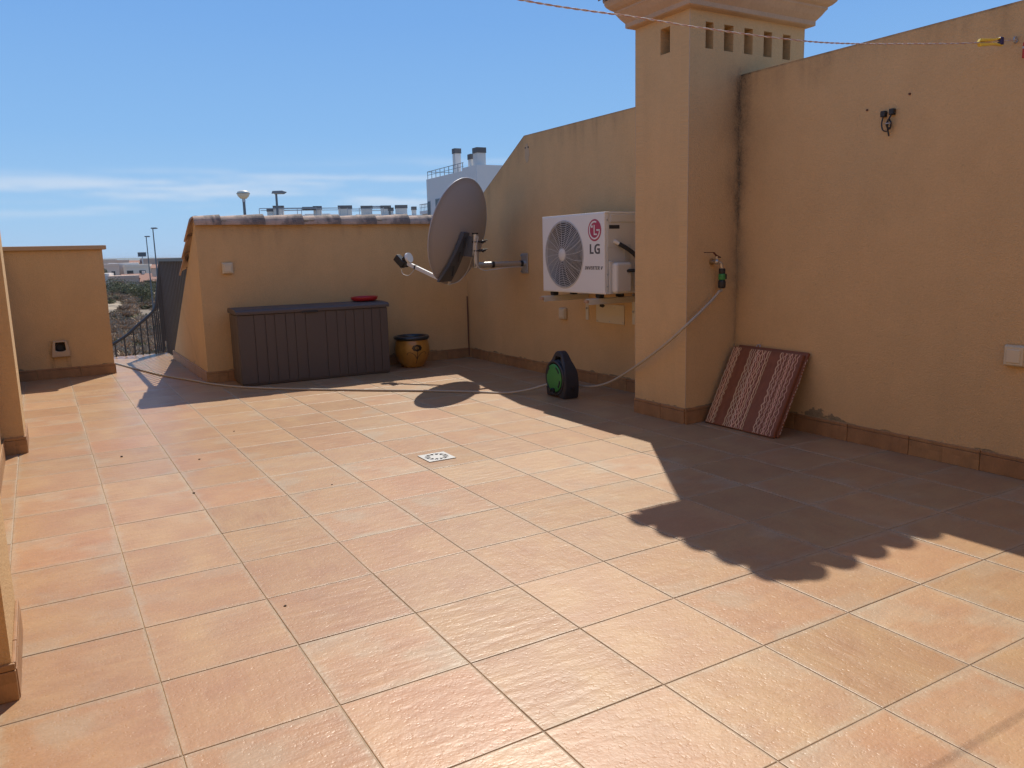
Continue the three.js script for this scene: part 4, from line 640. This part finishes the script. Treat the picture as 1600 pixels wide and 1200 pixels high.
// ------------------------------------------------------------------ beyond the terrace: waste ground, houses, street lamps, blocks of flats
const G = -7;
const at = (az, d, y = G) => new THREE.Vector3(CAM.x + d * Math.sin(az * Math.PI / 180), y, CAM.z - d * Math.cos(az * Math.PI / 180));
const elY = (el, d) => CAM.y + d * Math.tan(el * Math.PI / 180);
{
  const earth = dataTex(1024, 1024, (x, y) => { const n = fbm(x / 64, y / 64, 5, 16, 16), m = fbm(x / 9, y / 9, 4, 114, 114), s = smooth(.47, .60, n + .18 * (m - .5)); const k = .8 + .45 * m; return [(.19 + .19 * s) * k, (.142 + .145 * s) * k, (.092 + .09 * s) * k]; }, true); earth.repeat.set(260, 260);
  struct('ground', new THREE.CircleGeometry(9000, 64).rotateX(-Math.PI / 2).translate(0, G - .01, 0), mat([1, 1, 1], .95, { map: earth }));
  // dry scrub
  const r = rng(8), tw = []; for (let i = 0; i < 300; i++) { const a = r() * 6.283, e = Math.acos(1 - r() * .95), l = .35 + .65 * r(), d = new THREE.Vector3(Math.sin(e) * Math.cos(a), Math.cos(e) * .85, Math.sin(e) * Math.sin(a)), o = d.clone().multiplyScalar(l * .35), tip = d.clone().multiplyScalar(l), s = new THREE.Vector3(r() - .5, r() - .5, r() - .5).normalize().multiplyScalar(.045); tw.push(...o.toArray(), ...tip.clone().add(s).toArray(), ...tip.clone().sub(s).toArray()); }
  const g = new THREE.BufferGeometry(); g.setAttribute('position', new THREE.Float32BufferAttribute(tw, 3)); g.computeVertexNormals();
  const N = 5200, inst = new THREE.InstancedMesh(g, mat([1, 1, 1], .95, { side: THREE.DoubleSide }), N), m4 = new THREE.Matrix4(), q4 = new THREE.Quaternion(), c = new THREE.Color(); let n = 0, guard = 0;
  while (n < N && guard++ < 60000) {
    const d = 45 + 175 * Math.pow(r(), 1.15), az = -6 + 28 * r(), p = at(az, d), el = Math.atan2(-8, d) * 57.3;
    const bare = (az < 4.9 && el > -3.55 && el < -2.75) || (az > 5.2 && el > -3.75 && el < -3.25 && az < 7.5) || (az > 5.9 && el > -2.45 && el < -1.9);
    if (bare && r() < .94 || fbm(p.x / 9 + 70, p.z / 9 + 90, 3) < .40 && r() < .8) continue;
    const s = .5 + 1.0 * r() * r() + .25, green = r() < .13; m4.compose(p, q4.setFromAxisAngle(new THREE.Vector3(0, 1, 0), r() * 6.28), new THREE.Vector3(s * 1.25, s * (.6 + .5 * r()), s * 1.25)); inst.setMatrixAt(n, m4);
    const k = .65 + .7 * r(); inst.setColorAt(n, green ? c.setRGB(.18 * k, .155 * k, .065 * k) : c.setRGB(.36 * k, .245 * k, .15 * k)); n++;
  }
  inst.count = n; inst.name = 'dry_scrub'; inst.castShadow = inst.receiveShadow = true; inst.userData = { kind: 'stuff', label: 'dry brown scrub covering the waste ground', category: 'scrub' }; scene.add(inst);
  // hills
  const hp = [], hi = []; for (let i = 0; i <= 90; i++) { const az = -25 + i * .8, d = 7000, h = 26 * Math.max(0, fbm(i / 9, 3, 4) - .3) + 14 * fbm(i / 2.5, 8, 2), a = at(az, d - 900, G - 3), b = at(az, d, G + 8 + h), e = at(az, d + 1200, G - 3); hp.push(...a.toArray(), ...b.toArray(), ...e.toArray()); if (i < 90) for (const k of [0, 1]) { const u = i * 3 + k; hi.push(u, u + 3, u + 1, u + 3, u + 4, u + 1); } }
  const hg = new THREE.BufferGeometry(); hg.setAttribute('position', new THREE.Float32BufferAttribute(hp, 3)); hg.setIndex(hi); hg.computeVertexNormals(); struct('hills', hg, mat([.16, .17, .13], .95, { side: THREE.DoubleSide }));
}
{ // trees
  const leaf = mat([.135, .13, .05], .8, { side: THREE.DoubleSide }), bark = mat([.10, .07, .05], .9);
  const tree = (az, d, w, h, seed, lab) => {
    const t = thing('tree', lab, 'tree', at(az, d), 'trees on the waste ground'), r = rng(seed), tri = [], lobes = []; for (let i = 0; i < 9; i++) lobes.push([(r() - .5) * w * .75, h * (.42 + .42 * r()), (r() - .5) * w * .75, w * (.16 + .14 * r())]);
    for (let i = 0; i < 2600; i++) { const l = lobes[Math.floor(r() * 9)], a = r() * 6.28, z = 2 * r() - 1, q = l[3] * Math.pow(r(), .4), s = Math.sqrt(1 - z * z), p = new THREE.Vector3(l[0] + q * s * Math.cos(a), l[1] + q * z * .8, l[2] + q * s * Math.sin(a)); for (let k = 0; k < 3; k++) tri.push(p.x + (r() - .5) * .36, p.y + (r() - .5) * .3, p.z + (r() - .5) * .36); }
    const g = new THREE.BufferGeometry(); g.setAttribute('position', new THREE.Float32BufferAttribute(tri, 3)); g.computeVertexNormals();
    part('crown', g, leaf, t); const v = (x, y, z) => new THREE.Vector3(x, y, z); part('trunk', [bar(v(0, 0, 0), v(.05, h * .5, 0), .16, 8, .08), ...lobes.slice(0, 5).map(l => bar(v(.04, h * .35, 0), v(l[0] * .8, l[1], l[2] * .8), .07, 6, .03))], bark, t);
  };
  tree(5.75, 155, 6.0, 3.6, 3, 'round dark green tree in the middle of the waste ground'); tree(4.0, 205, 7.5, 3.6, 4, 'dark green tree below the houses beside the parapet'); tree(4.75, 200, 6, 2.6, 6, 'low dark green tree right of the one beside the parapet'); tree(6.6, 215, 7, 2.7, 5, 'low dark green tree in front of the houses near the railing'); tree(3.45, 235, 5, 7.2, 9, 'dark tree rising among the houses beside the parapet');
}
{ // houses
  const walls = [mat([.70, .52, .40], .9), mat([.76, .65, .52], .9), mat([.60, .42, .31], .9), mat([.78, .70, .61], .9)], roof = mat([.33, .165, .11], .9), glass = mat([.03, .035, .04], .2), r = rng(21);
  const house = (az, d, w, h, dp, turn, lab, k, flat) => {
    const t = thing('house', lab, 'house', at(az, d), 'houses beyond the waste ground'); t.rotation.y = turn;
    part('wall', box(w, h, dp).translate(0, h / 2, 0), walls[k], t);
    if (flat) part('parapet', box(w + .2, .7, dp + .2).translate(0, h + .35, 0), walls[k], t);
    else { const s = poly([[-dp / 2 - .4, 0], [dp / 2 + .4, 0], [0, dp * .15]]); part('roof', extr(s, w + .6).rotateY(Math.PI / 2).translate(-w / 2 - .3, h + .02, 0), roof, t); part('chimney', box(.7, 1.6, .7).translate(w * .25, h + dp * .13, 0), walls[1], t); }
    const n = Math.max(2, Math.floor(w / 2.6)); for (let f = 0; f < Math.floor(h / 2.7); f++) for (let i = 0; i < n; i++) { const x = -w / 2 + w * (i + .5) / n + (r() - .5) * .4, ww = r() < .35 ? 1.7 : 1.0, hh = r() < .3 ? 1.9 : 1.2; const o = part('window', box(ww + .16, hh + .16, .12).translate(x, f * 2.8 + 1.5, dp / 2 + .03), walls[3], t); part('pane', box(ww, hh, .06).translate(x, f * 2.8 + 1.5, dp / 2 + .085), glass, o); }
    part('porch', box(w * .35, .25, 2).translate(-w * .2, 2.8, dp / 2 + 1), roof, t);
  };
  const ORD = ['leftmost', 'second from the left', 'third from the left', 'fourth from the left', 'fifth from the left', 'rightmost'], COLN = ['pinkish', 'cream', 'tan', 'white'];
  [['front row', 225, 4.3], ['middle row', 262, 6.6], ['back row', 325, 8.3]].forEach(([row, d, h], i) => {
    for (let j = 0; j < 6; j++) { const w = 5.4 + 2.6 * r(), az = 2.55 + j * 1.05 + .45 * (r() - .5) + .2 * (i % 2), k = Math.floor(r() * 4), flat = r() < .7; house(az, d + 8 * (r() - .5), w * (d / 250), h + 1.3 * (r() - .6) - (flat ? .5 : 1.0), 7, (r() - .5) * .5, `${COLN[k]} ${flat ? 'flat roofed' : 'clay roofed'} house, ${ORD[j]} in the ${row} beyond the waste ground`, k, flat); }
  });
}
{ // billboard, street lamps
  const t = thing('billboard', 'dark square billboard on a post above the far houses', 'billboard', at(6.05, 300)), y0 = elY(.18, 300) - G, y1 = elY(.45, 300) - G; part('panel', box(2.6, y1 - y0, .25).translate(0, (y0 + y1) / 2, 0), mat([.07, .09, .11], .6), t); part('frame', [box(2.8, .12, .3).translate(0, y1, 0), box(2.8, .12, .3).translate(0, y0, 0)], M.zinc, t); part('post', box(.35, y0, .3).translate(0, y0 / 2, 0), M.zinc, t);
  const lamp = (az, d, el, kind, lab) => {
    const H = elY(el, d) - G, t = thing('street_lamp', lab, 'street lamp', at(az, d), 'street lamps'), v = (x, y, z) => new THREE.Vector3(x, y, z); t.rotation.y = -az * Math.PI / 180;
    part('pole', bar(v(0, 0, 0), v(0, H - .05, 0), .10, 12, .055), mat([.16, .17, .18], .5, { metalness: .4 }), t);
    if (kind === 0) { const g = new THREE.LatheGeometry([[0, -.16], [.12, -.15], [.22, -.05], [.265, .06], [.24, .14], [.12, .19], [0, .2]].map(q => new THREE.Vector2(...q)), 28); const h = part('lamp_head', g.translate(0, H + .06, 0), mat([.62, .58, .48], .45), t); h.rotation.z = 0; part('lamp_collar', bar(v(0, H - .22, 0), v(0, H - .08, 0), .07, 12), M.zinc, h); part('lamp_visor', new THREE.LatheGeometry([[.268, .05], [.285, .06], [.268, .075]].map(q => new THREE.Vector2(...q)), 28).translate(0, H + .06, 0), mat([.42, .38, .32], .5), h); }
    else { const s = poly([[-.35, 0], [.30, -.02], [.42, .06], [.20, .14], [-.30, .12]]), h = part('lamp_head', extr(s, .26, .02).translate(.12, H - .04, -.13), mat([.20, .22, .24], .5), t);  part('lamp_glass', box(.5, .03, .2).translate(.15, H - .06, 0), mat([.5, .5, .48], .3), h); }
  };
  lamp(12.60, 36, 3.98, 0, 'street lamp with a rounded pale head above the left of the back wall'); lamp(14.72, 44, 4.23, 1, 'street lamp with a flat head, right of the rounded one above the back wall');
  lamp(6.40, 118, 1.45, 1, 'shorter looking of the two tall street lamps over the waste ground'); lamp(6.84, 98, 1.97, 1, 'taller looking of the two street lamps over the waste ground, by the railing');
}
{ // white apartment block to the right
  const A = at(24.94, 112), B = at(28.55, 97), u = A.clone().sub(B), len = u.length(), t = thing('apartment_block', 'white apartment block with roof railing and chimneys behind the satellite dish', 'building', B); u.normalize(); t.rotation.y = Math.atan2(-u.z, u.x);  // local +x runs along the facade to the left, local -z or +z away
  const back = new THREE.Vector3(0, 0, 1).applyAxisAngle(new THREE.Vector3(0, 1, 0), t.rotation.y), s = back.dot(B.clone().sub(CAM)) > 0 ? 1 : -1;
  const wm = mat([.74, .69, .64], .85), dk = mat([.06, .065, .07], .35), cap = mat([.13, .12, .115], .8), rl = mat([.20, .22, .24], .5), h0 = elY(5.0, 112) - G, h1 = elY(5.95, 97) - G, tw = len * .26;
  part('left_wing', box(len - tw, h0, 14).translate(tw + (len - tw) / 2, h0 / 2, s * 7), wm, t);
  part('tower', box(tw, h1, 14.2).translate(tw / 2, h1 / 2, s * 7), wm, t);
  const win = (x, y, w, h) => { const o = part('window', box(w + .2, h + .2, .1).translate(x, y, -s * .02), mat([.5, .5, .5], .7), t); part('pane', box(w, h, .06).translate(x, y, -s * .065), dk, o); };
  win(len - .75, h0 - 4.0, .9, 2.0); win(len - 3.9, h0 - 3.6, 1.5, 1.5); win(len - 8.5, h0 - 3.6, 1.5, 1.5); win(len - 12, h0 - 3.6, 1.5, 1.5); for (const x of [1.2, 4, 7.2]) win(len - x, h0 - 7.2, 1.5, 2.0);
  const rr = part('roof_railing', [box(len - tw - .2, .07, .07).translate(tw + (len - tw) / 2, h0 + 1.0, s * .15), box(len - tw - .2, .05, .05).translate(tw + (len - tw) / 2, h0 + .55, s * .15), box(.07, .07, 13).translate(len - .15, h0 + 1.0, s * 6.6)], rl, t); for (let i = 0; i < 9; i++) part('railing_post', box(.07, 1.05, .07).translate(tw + .3 + i * (len - tw - .5) / 8, h0 + .5, s * .15), rl, rr);
  const chim = (x, y, z, w, h) => { const c = part('chimney_stack', box(w, h, w).translate(x, y + h / 2, s * z), mat([.68, .65, .60], .85), t); part('chimney_cap', box(w + .12, .62, w + .12).translate(x, y + h + .29, s * z), cap, c); };
  chim(tw + (len - tw) * .36, h0, 1.2, .8, 2.6); chim(tw * .80, h1, 1.0, .85, 1.0); chim(tw * .30, h1, .9, 1.15, 1.5); part('roof_vent', box(1.2, .5, .9).translate(.6, h1 + .25, s * 10.5), cap, t);
  const bal = part('balcony', box(2.8, .45, 5).translate(len + 1.3, elY(3.1, 112) - G - .6, s * 2.4), wm, t); part('lower_storey', box(2.6, elY(3.1, 112) - G - .85, 10).translate(len + 1.25, (elY(3.1, 112) - G - .85) / 2, s * 5.2), wm, t);
  const by = elY(3.1, 112) - G - .4; part('balcony_railing', [box(2.8, .06, .06).translate(len + 1.3, by + .95, 0), box(2.8, .05, .05).translate(len + 1.3, by + .5, 0), box(.06, .06, 5).translate(len + 2.7, by + .95, s * 2.4), ...[0, .55, 1.1, 1.65, 2.2, 2.75].map(x => box(.05, .95, .05).translate(len + x, by + .5, 0))], rl, bal);
}
{ // long low block of flats behind the ridge tiles
  const d = 135, t = thing('terraced_flats', 'long low row of white flats with chimneys and roof frames behind the back wall', 'building', at(18.8, d)); t.rotation.y = -18.8 * Math.PI / 180;
  const X = az => d * Math.tan((az - 18.8) * Math.PI / 180), y = el => elY(el, d) - G, wm = mat([.72, .67, .60], .85), cap = mat([.13, .12, .115], .8), fr = mat([.35, .37, .39], .6);
  part('wall', box(X(24.6) - X(13.2), y(2.62), 12).translate((X(24.6) + X(13.2)) / 2, y(2.62) / 2, -6), wm, t);
  for (const [a, b, e] of [[15.2, 18.6, 2.86], [16.4, 18.2, 2.92], [20.0, 22.9, 2.84]]) part('roof_storey', box(X(b) - X(a), y(e) - y(2.6), 6).translate((X(a) + X(b)) / 2, (y(e) + y(2.6)) / 2, -7 - a * .1), wm, t);
  for (const [px, w, e] of [[14.15, .9, 3.12], [14.72, 1.6, 3.28], [17.35, 1.3, 3.22], [19.25, 2.2, 3.24], [20.75, 1.8, 3.20], [22.1, 1.6, 3.20], [22.45, .8, 3.05], [23.2, 1.9, 3.22], [24.1, .7, 3.1]]) { const c = part('chimney_stack', box(w, y(e) - y(2.6), 1.2).translate(X(px), (y(e) + y(2.6)) / 2, -3), mat([.62, .57, .50], .85), t); part('chimney_cap', box(w + .15, .55, 1.3).translate(X(px), y(e) + .1, -3), cap, c); }
  for (const [a, b] of [[13.5, 17.3], [15.0, 18.9], [19.4, 21.9]]) part('roof_frame', [box(X(b) - X(a), .12, .12).translate((X(a) + X(b)) / 2, y(3.24 - .02 * (a - 13)), -1.2), box(X(b) - X(a), .1, .1).translate((X(a) + X(b)) / 2, y(3.16 - .02 * (a - 13)), -3.4), ...[0, .33, .66, 1].map(f => box(.1, y(3.2) - y(2.6), .1).translate(X(a) + (X(b) - X(a)) * f, (y(3.2) + y(2.6)) / 2, -1.2))], fr, t);
  part('roof_canopy', box(2.2, .5, 1.4).translate(X(16.8), y(3.2), -2), cap, t); part('antenna_box', box(2.0, .3, .8).translate(X(21.3), y(3.28), -3), fr, t);
}
scene.fog = new THREE.FogExp2(new THREE.Color(.78, .86, .95), .00007);
renderer.render(scene, camera);
